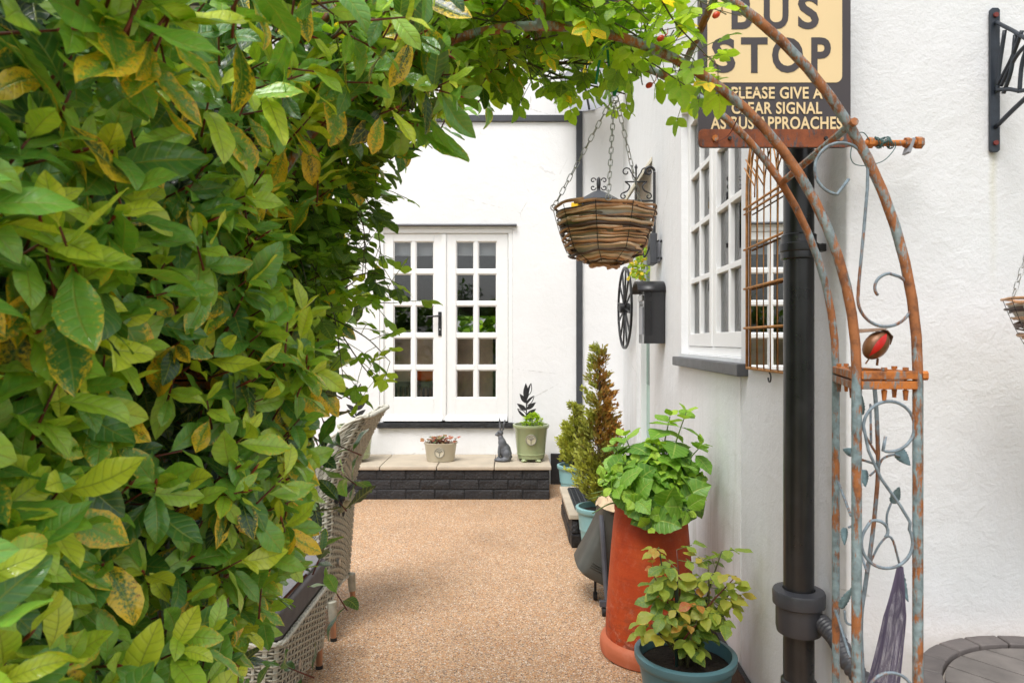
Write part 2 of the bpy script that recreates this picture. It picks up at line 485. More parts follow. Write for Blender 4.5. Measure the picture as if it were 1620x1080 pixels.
M['rust_bluer'] = mat_rustpaint('flaking_blue_paint_post', paint=(0.165, 0.222, 0.238), rust1=(0.27, 0.10, 0.032), rust2=(0.09, 0.045, 0.03), amount=0.49)
M['rust_wire'] = mat_rustpaint('weathered_wire', paint=(0.15, 0.19, 0.22), rust1=(0.22, 0.10, 0.05), amount=0.45)
M['rust'] = mat_rustpaint('orange_rust', paint=(0.15, 0.16, 0.16), rust1=(0.40, 0.13, 0.025), amount=0.53)
M['rust_gold'] = mat_rustpaint('golden_rust', paint=(0.25, 0.16, 0.10), rust1=(0.46, 0.22, 0.075), rust2=(0.24, 0.12, 0.05), amount=0.58)
M['terracotta'] = mat_chimney()
M['terracotta_pale'] = simple('pale_terracotta', (0.46, 0.12, 0.05), 0.7, var=0.15, vscale=8, bump=0.3, dirt=(0.42, 0.30, 0.24), dirt_amt=0.4)
M['pot_blue'] = simple('teal_blue_plastic_pot', (0.085, 0.185, 0.215), 0.38, var=0.08, vscale=4, dirt=(0.16, 0.22, 0.22), dirt_amt=0.3)
M['pot_pale'] = simple('pale_aqua_pot', (0.20, 0.38, 0.39), 0.42, var=0.08, vscale=4)
M['pot_green'] = simple('sage_green_glaze', (0.285, 0.33, 0.17), 0.22, var=0.07, vscale=4, coat=0.3)
M['pot_cream'] = simple('cream_stoneware', (0.52, 0.47, 0.36), 0.35, var=0.06, vscale=5)
M['emblem'] = simple('buff_emblem', (0.42, 0.39, 0.26), 0.5, var=0.12)
M['emblem_dark'] = simple('grey_emblem_line', (0.22, 0.21, 0.17), 0.5)
M['soil'] = simple('dark_potting_soil', (0.028, 0.018, 0.012), 0.95, var=0.6, vscale=60, bump=1.0, bscale=70, bdist=0.02)
M['hare'] = simple('slate_grey_hare', (0.085, 0.09, 0.10), 0.55, var=0.35, vscale=22, bump=0.5, bscale=70, dirt=(0.22, 0.23, 0.25), dirt_amt=0.45)
M['stem_red'] = simple('red_brown_stem', (0.13, 0.030, 0.018), 0.55, var=0.35, vscale=40)
M['bud_red'] = simple('crimson_leaf_bud', (0.24, 0.035, 0.025), 0.45, var=0.3, vscale=60)
M['bark'] = simple('dark_branch_bark', (0.055, 0.038, 0.026), 0.85, var=0.4, vscale=35, bump=0.8, bscale=90)
M['cane'] = simple('green_brown_cane', (0.075, 0.07, 0.028), 0.6, var=0.4, vscale=30)
M['stem_green'] = simple('green_stem', (0.10, 0.16, 0.03), 0.55, var=0.3, vscale=30)
M['hip'] = simple('red_rose_hip', (0.60, 0.05, 0.015), 0.3, var=0.15, vscale=30)
M['string'] = simple('green_twine', (0.01, 0.24, 0.13), 0.5, var=0.2)
M['chain'] = simple('galvanised_chain', (0.42, 0.42, 0.41), 0.38, metal=0.85, var=0.15, vscale=60)
M['willow'] = simple('brown_willow_cane', (0.44, 0.23, 0.11), 0.5, var=0.4, vscale=18, bump=0.3, bscale=90, dirt=(0.66, 0.46, 0.30), dirt_amt=0.85)
M['willow_pale'] = simple('peeled_willow_cane', (0.64, 0.46, 0.30), 0.55, var=0.3, vscale=14, bump=0.3, bscale=80)
M['willow_dark'] = simple('dark_willow_cane', (0.075, 0.04, 0.025), 0.5, var=0.4, vscale=16, bump=0.3, bscale=80)
M['liner'] = simple('pale_basket_liner', (0.62, 0.58, 0.52), 0.8, var=0.15)
M['rattan'] = simple('grey_beige_rattan', (0.40, 0.385, 0.31), 0.5, var=0.22, vscale=30, bump=0.25, bscale=160, bdist=0.001)
M['rattan_light'] = simple('light_rattan', (0.52, 0.50, 0.42), 0.5, var=0.2, vscale=30)
M['rattan_lining'] = simple('dark_rattan_lining', (0.20, 0.19, 0.15), 0.8, var=0.3, vscale=40)  # rattan darkened to stand for the shade behind the weave
M['cushion'] = simple('grey_cushion_fabric', (0.18, 0.175, 0.18), 0.95, var=0.12, vscale=90, bump=0.5, bscale=400, bdist=0.001)
M['cushion_side'] = simple('brown_grey_piping', (0.12, 0.112, 0.114), 0.95, var=0.15)
M['copper'] = simple('copper_leg', (0.48, 0.26, 0.16), 0.32, metal=0.7, var=0.1)
M['rubber'] = simple('black_rubber', (0.012, 0.012, 0.012), 0.7)
M['sign_brown'] = simple('dark_brown_sign_enamel', (0.045, 0.036, 0.038), 0.4, var=0.12, vscale=6)
M['sign_cream'] = simple('cream_sign_enamel', (0.70, 0.53, 0.29), 0.4, var=0.05, vscale=5, dirt=(0.55, 0.38, 0.2), dirt_amt=0.25)
M['wood_grey'] = simple('weathered_grey_wood', (0.13, 0.115, 0.105), 0.7, var=0.3, vscale=12, bump=0.5, bscale=50)
M['wood_rim'] = simple('brown_grey_rim_segment', (0.105, 0.09, 0.085), 0.6, var=0.3, vscale=14, bump=0.5, bscale=50)
M['net'] = simple('purple_grey_net', (0.11, 0.09, 0.145), 0.7, var=0.2)
M['dish'] = simple('grey_dish_paint', (0.26, 0.265, 0.29), 0.45, var=0.06)
M['yellow'] = simple('yellow_plastic', (0.80, 0.50, 0.01), 0.4, var=0.05)
M['mirror'] = NT('mirror_glass'); 
_t = M['mirror']; _g = _t.n('ShaderNodeBsdfGlossy'); _g.inputs['Roughness'].default_value = 0.0; _g.inputs['Color'].default_value = (0.80, 0.82, 0.82, 1); M['mirror'] = _t.done(_g.outputs[0])
M['tube'] = simple('blue_grey_tube', (0.075, 0.08, 0.095), 0.4, var=0.15)
M['trolley'] = simple('olive_grey_plastic', (0.055, 0.056, 0.047), 0.45, var=0.15, vscale=10, bump=0.2, bscale=25)
M['sack'] = simple('cream_paper_sack', (0.55, 0.41, 0.26), 0.85, var=0.15, vscale=20, bump=0.6, bscale=35)
M['mat_rubber'] = simple('dark_rubber_mat', (0.03, 0.033, 0.037), 0.7)
M['bird'] = simple('brown_metal_bird', (0.20, 0.085, 0.035), 0.38, metal=0.35, var=0.35, vscale=30, bump=0.2)
M['bird_red'] = simple('red_breast_paint', (0.55, 0.015, 0.01), 0.35, var=0.15, vscale=30)
M['bird_wing'] = simple('rusty_sheet_wing', (0.20, 0.12, 0.075), 0.6, var=0.3, vscale=30)
M['metal_leaf'] = mat_rustpaint('blue_grey_metal_leaf', paint=(0.12, 0.19, 0.21), rust1=(0.22, 0.11, 0.05), amount=0.38)
M['ground'] = mat_ground()
M['lawn'] = simple('garden_grass', (0.07, 0.13, 0.025), 0.9, var=0.35, vscale=6, bump=0.8, bscale=40)
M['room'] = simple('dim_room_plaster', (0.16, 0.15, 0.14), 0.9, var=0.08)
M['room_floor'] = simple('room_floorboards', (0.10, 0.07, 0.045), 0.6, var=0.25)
M['throw'] = simple('beige_throw_fabric', (0.78, 0.60, 0.44), 0.95, var=0.12, vscale=9, bump=0.5, bscale=30, bdist=0.01)
M['orange'] = simple('orange_cushion_fabric', (0.80, 0.12, 0.015), 0.9, var=0.1)
M['blind'] = simple('white_roller_blind', (0.6, 0.62, 0.65), 0.9, var=0.03)
M['door_green'] = simple('mint_door_paint', (0.36, 0.52, 0.45), 0.35, var=0.04)
M['canopy'] = simple('cream_canopy_board', (0.52, 0.48, 0.38), 0.6, var=0.12, vscale=10)
M['cutout'] = simple('black_cutout_steel', (0.016, 0.016, 0.018), 0.5, var=0.2)
M['stake'] = simple('dark_green_stake', (0.006, 0.022, 0.018), 0.45)

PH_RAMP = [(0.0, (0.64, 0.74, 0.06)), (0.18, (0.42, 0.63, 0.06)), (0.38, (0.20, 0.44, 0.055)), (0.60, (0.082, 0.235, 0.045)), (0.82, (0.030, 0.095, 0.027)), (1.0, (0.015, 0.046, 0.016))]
RO_RAMP = [(0.0, (0.40, 0.56, 0.045)), (0.35, (0.22, 0.40, 0.035)), (0.7, (0.085, 0.17, 0.022)), (1.0, (0.045, 0.10, 0.018))]
HY_RAMP = [(0.0, (0.34, 0.50, 0.04)), (0.35, (0.19, 0.37, 0.03)), (0.65, (0.09, 0.22, 0.025)), (1.0, (0.035, 0.10, 0.018))]
RP_RAMP = [(0.0, (0.46, 0.11, 0.03)), (0.14, (0.46, 0.36, 0.06)), (0.4, (0.30, 0.38, 0.05)), (0.75, (0.13, 0.23, 0.04)), (1.0, (0.06, 0.13, 0.03))]
CO_RAMP = [(0.0, (0.38, 0.40, 0.05)), (0.3, (0.22, 0.235, 0.035)), (0.52, (0.27, 0.19, 0.035)), (0.75, (0.40, 0.165, 0.03)), (1.0, (0.34, 0.11, 0.025))]
def leafpair(key, ramp, **kw):
    M[key] = mat_leaf(key + '_blade', 'OBJECT', ramp, **kw)
    M[key + '_mass'] = mat_leaf(key + '_foliage', 'GEOMETRY', ramp, **kw)
leafpair('photinia', PH_RAMP, rough=0.32, trans=0.14, spec=0.55, bstr=0.5, coat=0.4)
leafpair('rose', RO_RAMP, rough=0.42, trans=0.40, nveins=7)
leafpair('hydrangea', HY_RAMP, rough=0.42, trans=0.22, nveins=7, veinamt=0.28, bstr=0.8, rib=(0.36, 0.46, 0.10))
leafpair('potrose', RP_RAMP, rough=0.40, trans=0.28, nveins=7)
leafpair('conifer', CO_RAMP, rough=0.6, trans=0.15, nveins=3)
leafpair('lime', [(0.0, (0.46, 0.60, 0.03)), (1.0, (0.20, 0.36, 0.02))], rough=0.5, trans=0.25)
leafpair('heuchera', [(0.0, (0.35, 0.05, 0.03)), (0.4, (0.30, 0.13, 0.05)), (0.7, (0.10, 0.14, 0.04)), (1.0, (0.05, 0.10, 0.03))], rough=0.5, trans=0.15, rib=(0.42, 0.25, 0.2))

# ------------------------------------------------------------------ leaves
class LeafKind:
    """a few leaf meshes (length 1 along +Y, upper face +Z) shared by all leaves of one plant kind"""
    def __init__(self, name, mat, nl=8, nw=4, ratio=0.4, peak=0.5, tip=1.0, fold=(0.1, 0.5), curl=(-0.2, 0.7), wave=0.02, serr=0.0, serr_n=14, petiole=0.08, variants=6, seed=1, twist=0.3, nofan=False):
        rr = random.Random(seed)
        self.meshes = []; self.data = []
        for k in range(variants):
            fo = rr.uniform(*fold); cu = rr.uniform(*curl); tw = rr.uniform(-twist, twist); ph = rr.uniform(0, 6.28); sk = rr.uniform(-0.06, 0.06)
            vs = []; fs = []; uv = []
            side = rr.uniform(-.25, .25)
            for j in range(nl + 1):
                t = j / nl
                if t < 1e-6: w = 0.012
                else:
                    s = max(0.0, (t - petiole) / (1 - petiole))
                    e = math.log(0.5) / math.log(peak)
                    w = ratio * 0.5 * max(0.0, math.sin(math.pi * s ** e)) ** (0.75 if s ** e < 0.5 else tip) + 0.010
                    if serr and 0.1 < s < 0.97: w *= 1 + serr * (1 if j % 2 else -1)
                # bend along the length
                a = cu * t
                y = (math.sin(a) / cu if abs(cu) > 1e-3 else t); z = -((1 - math.cos(a)) / cu if abs(cu) > 1e-3 else 0.0)
                cx = sk * math.sin(math.pi * t) * 1.3 + side * 0.25 * t * t
                for i in range(nw + 1):
                    q = 2 * i / nw - 1
                    x = q * w * (1 + .09 * math.sin(ph * 3 + t * 7 + (2.1 if q > 0 else 0)))
                    zz = abs(x) * math.tan(fo) * 0.85 - (x * x) * 1.2 * fo / max(ratio, .1) + wave * math.sin(ph + t * 11 + (1.7 if q > 0 else 0)) * abs(q)
                    ang = tw * t
                    xr = x * math.cos(ang) - zz * math.sin(ang); zr = x * math.sin(ang) + zz * math.cos(ang)
                    vs.append((cx + xr, y + zr * math.sin(a), z + zr * math.cos(a)))
                    uv.append((i / nw, t))
            for j in range(nl):
                for i in range(nw):
                    b = j * (nw + 1) + i
                    fs.append((b, b + 1, b + nw + 2, b + nw + 1))
            V = np.array(vs, dtype=np.float32); F = np.array(fs, dtype=np.int32); U = np.array(uv, dtype=np.float32)
            self.data.append((V, F, U))
            me = bpy.data.meshes.new(name)
            me.from_pydata(vs, [], fs)
            ul = me.uv_layers.new(name='UVMap')
            ul.data.foreach_set('uv', U[F.ravel()].ravel())
            me.polygons.foreach_set('use_smooth', [True] * len(fs))
            me.materials.append(mat)
            self.meshes.append(me)

def frame_yz(d, up, roll=0.0):
    y = Vector(d).normalized(); z = Vector(up); z = z - y * z.dot(y)
    if z.length < 1e-4:
        z = Vector((1, 0, 0)); z = z - y * z.dot(y)
    z.normalize()
    if roll: z = Quaternion(y, roll) @ z
    x = y.cross(z)
    return x, y, z

class Foliage:
    def __init__(self): self.L = []
    def leaf(self, kind, p, d, up, length, age, yel=0.0, roll=0.0, wid=1.0):
        x, y, z = frame_yz(d, up, roll)
        m = Matrix(((x.x * length * wid, y.x * length, z.x * length, p[0]), (x.y * length * wid, y.y * length, z.y * length, p[1]), (x.z * length * wid, y.z * length, z.z * length, p[2]), (0, 0, 0, 1)))
        self.L.append((m, kind, random.randrange(len(kind.meshes)), min(1, max(0, age)), min(1, max(0, yel)), length))
    def visible_order(self):
        """largest in view first: a coarse depth-buffer of discs seen from the camera"""
        W, H = 324, 216
        dep = np.full((H, W), 1e9); own = np.full((H, W), -1, dtype=np.int32)
        for i, (m, k, vi, a, yl, ln) in enumerate(self.L):
            c = m @ Vector((0, 0.5, 0))
            if c.y < 0.15: continue
            px = W / 2 + c.x / c.y * FPX * W / 1620; py = H / 2 - (c.z - EYE) / c.y * FPX * W / 1620
            r = 0.3 * ln / c.y * FPX * W / 1620
            x0, x1, y0, y1 = int(max(0, px - r)), int(min(W - 1, px + r)), int(max(0, py - r)), int(min(H - 1, py + r))
            if x1 < x0 or y1 < y0: continue
            d = dep[y0:y1 + 1, x0:x1 + 1]; o = own[y0:y1 + 1, x0:x1 + 1]
            msk = d > c.y
            d[msk] = c.y; o[msk] = i
        cnt = np.bincount(own[own >= 0], minlength=len(self.L))
        return list(np.argsort(-cnt, kind='stable'))
    def emit(self, parent, matkey, name='leaf', mass='foliage', limit=300):
        base = wloc(parent)
        order = self.visible_order() if len(self.L) > limit else list(range(len(self.L)))
        off = Matrix.Translation(-base)
        for i in order[:limit]:
            m, k, vi, a, yl, ln = self.L[i]
            o = bpy.data.objects.new(name, k.meshes[vi]); o.parent = parent; o.matrix_local = off @ m
            o['age'] = float(a); o['yel'] = float(yl)
            col.objects.link(o)
        rest = order[limit:]
        if rest: self.join([self.L[i] for i in rest], parent, matkey, mass, base)
    def join(self, items, parent, matkey, mass, base):
        Vs = []; Fs = []; Us = []; A = []; Y = []; Rn = []; n = 0
        for (m, k, vi, a, yl, ln) in items:
            V, F, U = k.data[vi]
            mm = np.array(m, dtype=np.float64)
            Vs.append(V @ mm[:3, :3].T + (mm[:3, 3] - np.array(base)))
            Fs.append(F + n); Us.append(U[F.ravel()]); n += len(V)
            A.append(np.full(len(V), a)); Y.append(np.full(len(V), yl)); Rn.append(np.full(len(V), random.random()))
        V = np.concatenate(Vs); F = np.concatenate(Fs); U = np.concatenate(Us)
        me = bpy.data.meshes.new(mass)
        me.vertices.add(len(V)); me.vertices.foreach_set('co', V.astype(np.float32).ravel())
        me.loops.add(F.size); me.loops.foreach_set('vertex_index', F.ravel().astype(np.int32))
        me.polygons.add(len(F)); me.polygons.foreach_set('loop_start', np.arange(0, F.size, 4, dtype=np.int32))
        me.update(calc_edges=True)
        ul = me.uv_layers.new(name='UVMap'); ul.data.foreach_set('uv', U.astype(np.float32).ravel())
        for nm, arr in (('age', A), ('yel', Y), ('rnd', Rn)):
            at = me.attributes.new(nm, 'FLOAT', 'POINT'); at.data.foreach_set('value', np.concatenate(arr).astype(np.float32))
        me.polygons.foreach_set('use_smooth', np.ones(len(F), dtype=bool))
        me.materials.append(M[matkey + '_mass']); me.validate()
        o = bpy.data.objects.new(mass, me); o.parent = parent; col.objects.link(o)
        tag(o, kind='stuff')
        return o

LK = {}
LK['photinia'] = LeafKind('leaf', M['photinia'], 12, 6, 0.385, 0.53, 0.9, (0.15, 0.75), (-0.35, 1.15), 0.026, 0.028, 12, 0.10, 14, 3)
LK['rose'] = LeafKind('leaf', M['rose'], 7, 4, 0.62, 0.48, 0.9, (0.05, 0.45), (-0.2, 0.6), 0.02, 0.04, 12, 0.06, 6, 5)
LK['hydrangea'] = LeafKind('leaf', M['hydrangea'], 12, 6, 0.74, 0.42, 1.05, (0.1, 0.45), (0.1, 1.0), 0.022, 0.05, 12, 0.12, 7, 9)
LK['potrose'] = LeafKind('leaf', M['potrose'], 10, 4, 0.60, 0.46, 1.0, (0.1, 0.5), (0.0, 0.9), 0.022, 0.04, 12, 0.08, 7, 13)
LK['conifer'] = LeafKind('sprig', M['conifer'], 4, 2, 0.34, 0.5, 1.0, (0.2, 0.6), (-0.5, 0.3), 0.05, 0.18, 4, 0.0, 5, 17)
LK['lime'] = LeafKind('leaf', M['lime'], 5, 2, 0.7, 0.5, 1.0, (0.1, 0.4), (0.0, 0.8), 0.03, 0.05, 5, 0.05, 4, 19)
LK['heuchera'] = LeafKind('leaf', M['heuchera'], 6, 4, 0.95, 0.5, 0.8, (0.1, 0.4), (0.0, 0.8), 0.05, 0.06, 5, 0.1, 4, 23)

def rand_dir():
    while True:
        v = Vector((random.uniform(-1, 1), random.uniform(-1, 1), random.uniform(-1, 1)))
        if 0.05 < v.length < 1: return v.normalized()

# ================================================================== the setting
gz = MB(); gz.box(-45, 45, -45, 60, -0.30, -0.004)
tag(gz.build('garden_ground', M['lawn']), kind='structure')
gv = MB(); gv.box(-5.2, 3.6, -3.2, 7.72, -0.15, 0.0)
tag(gv.build('gravel_path', M['ground']), kind='structure')

# ------------------------------------------------------------------ the white house
YB = 7.43                                  # rear wall plane, faces the camera
C0 = Vector((0.963, 1.962, 0)); DX = 0.045
DS = Vector((DX, 1, 0)).normalized(); NS = Vector((-1, DX, 0)).normalized()
def SW(Z, off, h):
    """a point on the side wall at depth Z; off > 0 stands out into the courtyard"""
    return Vector((0.875 + DX * Z, Z, h)) + NS * off
def swbox(mb, z0, z1, o0, o1, h0, h1):
    mb.hexa([SW(z0, o0, h0), SW(z0, o1, h0), SW(z1, o1, h0), SW(z1, o0, h0), SW(z0, o0, h1), SW(z0, o1, h1), SW(z1, o1, h1), SW(z1, o0, h1)])
house = empty('white_house', (1.1, 4.5, 0), 'white rendered house with french doors and black painted trim around the courtyard', 'house')

DL, DRt, DB, DT = -1.445, 0.007, 0.607, 2.775        # french door opening
w = MB()
w.box(-4.6, DL, YB, YB + .3, 0, 5.2); w.box(DRt, 1.6, YB, YB + .3, 0, 5.2)
w.box(DL, DRt, YB, YB + .3, 0, DB); w.box(DL, DRt, YB, YB + .3, DT, 5.2)
w.build('wall', M['wall_rear'], house)
# side wall: openings for the window and the front door
WZ0, WZ1, WH0, WH1 = 3.02, 4.31, 1.475, 2.98
OZ0, OZ1, OH0, OH1 = 5.58, 6.35, 0.26, 2.62
w = MB()
swbox(w, WZ0, WZ1, -.3, 0, 0, WH0); swbox(w, WZ0, WZ1, -.3, 0, WH1, 5.2)
swbox(w, WZ1, OZ0, -.3, 0, 0, 5.2); swbox(w, OZ0, OZ1, -.3, 0, OH1, 5.2); swbox(w, OZ0, OZ1, -.3, 0, 0, OH0)
swbox(w, OZ1, YB + .05, -.3, 0, 0, 5.2)
w.build('wall', M['wall_side'], house)
# near block: outside corner, its front faces the camera
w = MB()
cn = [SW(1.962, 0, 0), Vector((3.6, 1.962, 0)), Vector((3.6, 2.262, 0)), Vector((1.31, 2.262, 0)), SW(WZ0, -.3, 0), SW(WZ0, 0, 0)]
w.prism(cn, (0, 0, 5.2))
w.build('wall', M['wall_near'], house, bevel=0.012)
# house tops, closing the walls above the frame
w = MB(); w.box(-4.6, 1.7, YB - .25, YB + .5, 5.2, 5.32)
w.build('eaves', M['grey_paint'], house)
# plinths
for xa, xb in ((.42, 1.19), (-4.6, -1.88)):
    w = MB(); w.box(xa, xb, YB - .022, YB - .002, 0, .335); w.build('plinth', M['plinth'], house, bevel=.004)
w = MB(); swbox(w, 1.985, 5.1, .002, .026, 0, .125); w.build('plinth', M['plinth'], house, bevel=.004)
w = MB(); w.box(.985, 3.6, 1.936, 1.96, 0, .125); w.build('plinth', M['plinth'], house, bevel=.004)
# painted timbers
w = MB(); w.box(.698, .765, YB - .03, YB + .02, .335, 5.2); w.build('timber_post', M['grey_paint'], house, bevel=.004)
w = MB(); w.box(-4.6, .692, YB - .028, YB + .02, 3.935, 4.005); w.build('timber_beam', M['grey_paint'], house, bevel=.004)

# --- french doors
def fbox(mb, x0, x1, z0, z1, y0, y1): mb.box(x0, x1, y0, y1, z0, z1)
FY = YB + .03
w = MB()
fbox(w, DL + .001, DL + .045, DB + .06, DT - .045, FY - .02, FY + .08); fbox(w, DRt - .048, DRt - .001, DB + .06, DT - .045, FY - .02, FY + .08)
fbox(w, DL + .001, DRt - .001, DT - .045, DT - .001, FY - .02, FY + .08)
w.build('door_frame', M['white_paint'], house, bevel=.003)
w = MB(); w.prism([(DL - .03, YB - .05, 2.800), (DL - .03, YB - .05, 2.810), (DL - .03, YB + .01, 2.832), (DL - .03, YB + .01, 2.800)], (DRt - DL + .075, 0, 0))
w.build('drip_ledge', M['sill_paint'], house, bevel=.003)
w = MB(); w.box(DL - .02, DRt + .02, YB - .045, YB + .12, .612, .665); w.build('door_sill', M['black_paint'], house, bevel=.004)
PW = .00688
def pxX(px): return (px - 810) * PW
def pxH(py): return EYE - (py - 540) * PW
rows = [(381, 426), (432.5, 477), (483, 527.5), (534, 578.5), (585, 630)]
def french_leaf(x0, x1, cols_px):
    w = MB()
    Y0, Y1 = FY, FY + .05
    z0, z1 = .676, DT - .048
    cols = [(pxX(a), pxX(b)) for a, b in cols_px]
    top, bot = pxH(rows[0][0]), pxH(rows[-1][1])
    fbox(w, x0, cols[0][0], z0, z1, Y0, Y1); fbox(w, cols[1][1], x1, z0, z1, Y0, Y1)
    fbox(w, cols[0][0], cols[1][1], top, z1, Y0, Y1); fbox(w, cols[0][0], cols[1][1], z0, bot, Y0, Y1)
    fbox(w, cols[0][1], cols[1][0], bot, top, Y0 + .004, Y1 - .004)
    for r in range(4):
        for c in cols: fbox(w, c[0], c[1], pxH(rows[r + 1][0]), pxH(rows[r][1]), Y0 + .006, Y1 - .006)
    # mouldings round each light
    leaf = w.build('french_door', M['white_paint'], house, bevel=.003)
    b = MB(); b.prism([(x0 + .01, Y0 - .035, z0 + .006), (x0 + .01, Y0 - .032, z0 + .03), (x0 + .01, Y0 - .0005, z0 + .075), (x0 + .01, Y0 - .0005, z0 + .006)], (x1 - x0 - .02, 0, 0))
    b.build('weather_bar', M['white_paint'], leaf, bevel=.003)
    bd = MB()
    for r in range(5):
        for c in cols:
            a0, a1, h1, h0 = c[0], c[1], pxH(rows[r][0]), pxH(rows[r][1])
            g = MB(); g.box(a0 - .004, a1 + .004, Y0 + .020, Y0 + .026, h0 - .004, h1 + .004)
            g.build('pane', M['glass'], leaf)
            q = .012
            for (p0, p1, d) in (((a0, h0), (a1, h0), (0, q)), ((a0, h1), (a1, h1), (0, -q)), ((a0, h0), (a0, h1), (q, 0)), ((a1, h0), (a1, h1), (-q, 0))):
                ax = Vector((p0[0], Y0 + .0195, p0[1])); bx = Vector((p1[0], Y0 + .0195, p1[1]))
                dd = Vector((d[0], 0, d[1])); nn = Vector((0, -.011, 0))
                e = (bx - ax).normalized() * q
                bd.add([ax, bx, bx - e + dd, ax + e + dd, ax + nn, bx + nn], [(0, 1, 5, 4), (4, 5, 2, 3), (0, 4, 3), (1, 2, 5)])
    bd.build('glazing_bead', M['white_paint'], leaf)
    return leaf
lf = french_leaf(pxX(603.5), pxX(700.5), [(621.6, 650.5), (657, 686)])
rf = french_leaf(pxX(703), pxX(803.5), [(721, 750), (756, 786)])
w = MB(); w.box(pxX(699), pxX(705.5), FY - .018, FY - .0005, .69, DT - .052); w.build('meeting_bead', M['white_paint'], lf, bevel=.003)
w = MB(); hx = pxX(695.5)
w.box(hx - .018, hx + .018, FY - .012, FY - .0005, pxH(531), pxH(493))
w.tube([(hx, FY - .012, pxH(500)), (hx, FY - .055, pxH(500)), (hx - .02, FY - .06, pxH(500)), (hx - .14, FY - .058, pxH(501))], [.011, .011, .011, .008], 8)
w.build('handle', M['black_iron'], lf, bevel=.002)
w = MB(); w.bar((hx, FY - .017, pxH(521)), (hx, FY - .012, pxH(521)), .009, 10); w.build('keyhole', M['chain'], lf)
for px, dl in ((602.5, lf), (804.5, rf)):
    for py in (401, 606):
        w = MB(); w.bar((pxX(px), FY - .008, pxH(py + 9)), (pxX(px), FY - .008, pxH(py - 9)), .007, 8); w.build('hinge', M['chain'], dl)

# --- room behind the doors
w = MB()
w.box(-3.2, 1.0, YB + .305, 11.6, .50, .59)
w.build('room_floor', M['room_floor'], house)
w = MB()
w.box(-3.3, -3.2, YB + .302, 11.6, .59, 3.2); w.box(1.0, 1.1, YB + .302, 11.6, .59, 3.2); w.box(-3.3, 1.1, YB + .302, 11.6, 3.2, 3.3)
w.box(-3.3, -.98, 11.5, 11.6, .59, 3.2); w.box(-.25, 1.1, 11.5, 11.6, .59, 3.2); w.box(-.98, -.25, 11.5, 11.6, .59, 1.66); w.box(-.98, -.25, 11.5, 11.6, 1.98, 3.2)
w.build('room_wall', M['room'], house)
w = MB(); w.box(-.98, -.955, 11.44, 11.49, 1.66, 1.98); w.box(-.275, -.25, 11.44, 11.49, 1.66, 1.98); w.box(-.63, -.6, 11.44, 11.49, 1.66, 1.98)
w.build('room_window_frame', M['grey_paint'], house)
for a, b in ((DL + .1, pxX(692)), (pxX(712), DRt - .08)):
    w = MB(); w.box(a, b, YB + .16, YB + .165, pxH(401), pxH(372)); w.bar((a, YB + .162, pxH(401)), (b, YB + .162, pxH(401)), .009, 8)
    w.build('roller_blind', M['blind'], house)

# --- side window: two casements of 2 x 4 lights behind a slate coloured sill
def swpart(fnlist, name, mat, parent, bevel=.003):
    w = MB()
    for a in fnlist: swbox(w, *a)
    return w.build(name, mat, parent, bevel=bevel)
win = swpart([(WZ0 + .001, WZ0 + .04, -.12, -.042, WH0 + .001, WH1 - .001), (WZ1 - .04, WZ1 - .001, -.12, -.042, WH0 + .001, WH1 - .001),
              (WZ0 + .04, WZ1 - .04, -.12, -.042, WH1 - .045, WH1 - .001), (WZ0 + .04, WZ1 - .04, -.12, -.042, WH0 + .001, WH0 + .045),
              (3.645, 3.685, -.12, -.042, WH0 + .045, WH1 - .045)], 'window_frame', M['white_paint'], house)
for (a, b) in ((WZ0 + .041, 3.644), (3.686, WZ1 - .041)):
    z0, z1 = WH0 + .047, WH1 - .047
    st = .052; mid = (a + b) / 2; mw = .015
    ys = [z0 + .075 + (z1 - z0 - .13) * k / 4 for k in range(5)]
    L = [(a, a + st, -.09, -.036, z0, z1), (b - st, b, -.09, -.036, z0, z1), (a + st, b - st, -.09, -.036, z0, ys[0]), (a + st, b - st, -.09, -.036, ys[4], z1),
         (mid - mw, mid + mw, -.086, -.040, ys[0], ys[4])]
    for k in (1, 2, 3):
        L.append((a + st, mid - mw, -.086, -.040, ys[k] - .015, ys[k] + .015)); L.append((mid + mw, b - st, -.086, -.040, ys[k] - .015, ys[k] + .015))
    cas = swpart(L, 'window_casement', M['white_paint'], house)
    for k in range(4):
        for (q0, q1) in ((a + st, mid - mw), (mid + mw, b - st)):
            lo = ys[k] + (.015 if k else 0); hi = ys[k + 1] - (.015 if k < 3 else 0)
            swpart([(q0 - .003, q1 + .003, -.068, -.063, lo - .003, hi + .003)], 'pane', M['glass'], cas, 0)
w = MB()
def cur(u, v):
    z = WZ0 - .1 + (WZ1 - WZ0 + .2) * u
    return SW(z, -.19 + .0015 * math.sin(u * 46) + .001 * math.sin(u * 101), WH0 - .1 + (WH1 - WH0 + .2) * v)
w.grid(cur, 150, 2); w.build('net_curtain', M['net_curtain'], house, smooth=True)
w = MB(); swbox(w, 2.905, 4.36, -.04, .048, 1.40, 1.455)
w.build('window_sill', M['sill_paint'], house, bevel=.006)

# --- front door in its recess, cream canopy above it
swpart([(OZ0, OZ1, -.13, -.085, OH0, OH1)], 'front_door', M['door_green'], house)
fd = bpy.data.objects['front_door']
swpart([(OZ0 + .1, OZ1 - .09, -.084, -.076, OH0 + .9, OH1 - .12)], 'pane', M['glass_green'], fd, 0)
swpart([(OZ0 + .0005, OZ0 + .05, -.085, -.03, OH0, OH1 - .001), (OZ1 - .05, OZ1 - .0005, -.085, -.03, OH0, OH1 - .001), (OZ0 + .05, OZ1 - .05, -.085, -.03, OH1 - .05, OH1 - .001)], 'door_frame', M['white_paint'], house)
w = MB()
w.prism([SW(5.45, .002, 3.03), SW(5.45, .002, 2.99), SW(5.45, .17, 2.74), SW(5.45, .17, 2.78)], DS * 1.05)
w.build('door_canopy', M['canopy'], house, bevel=.004)

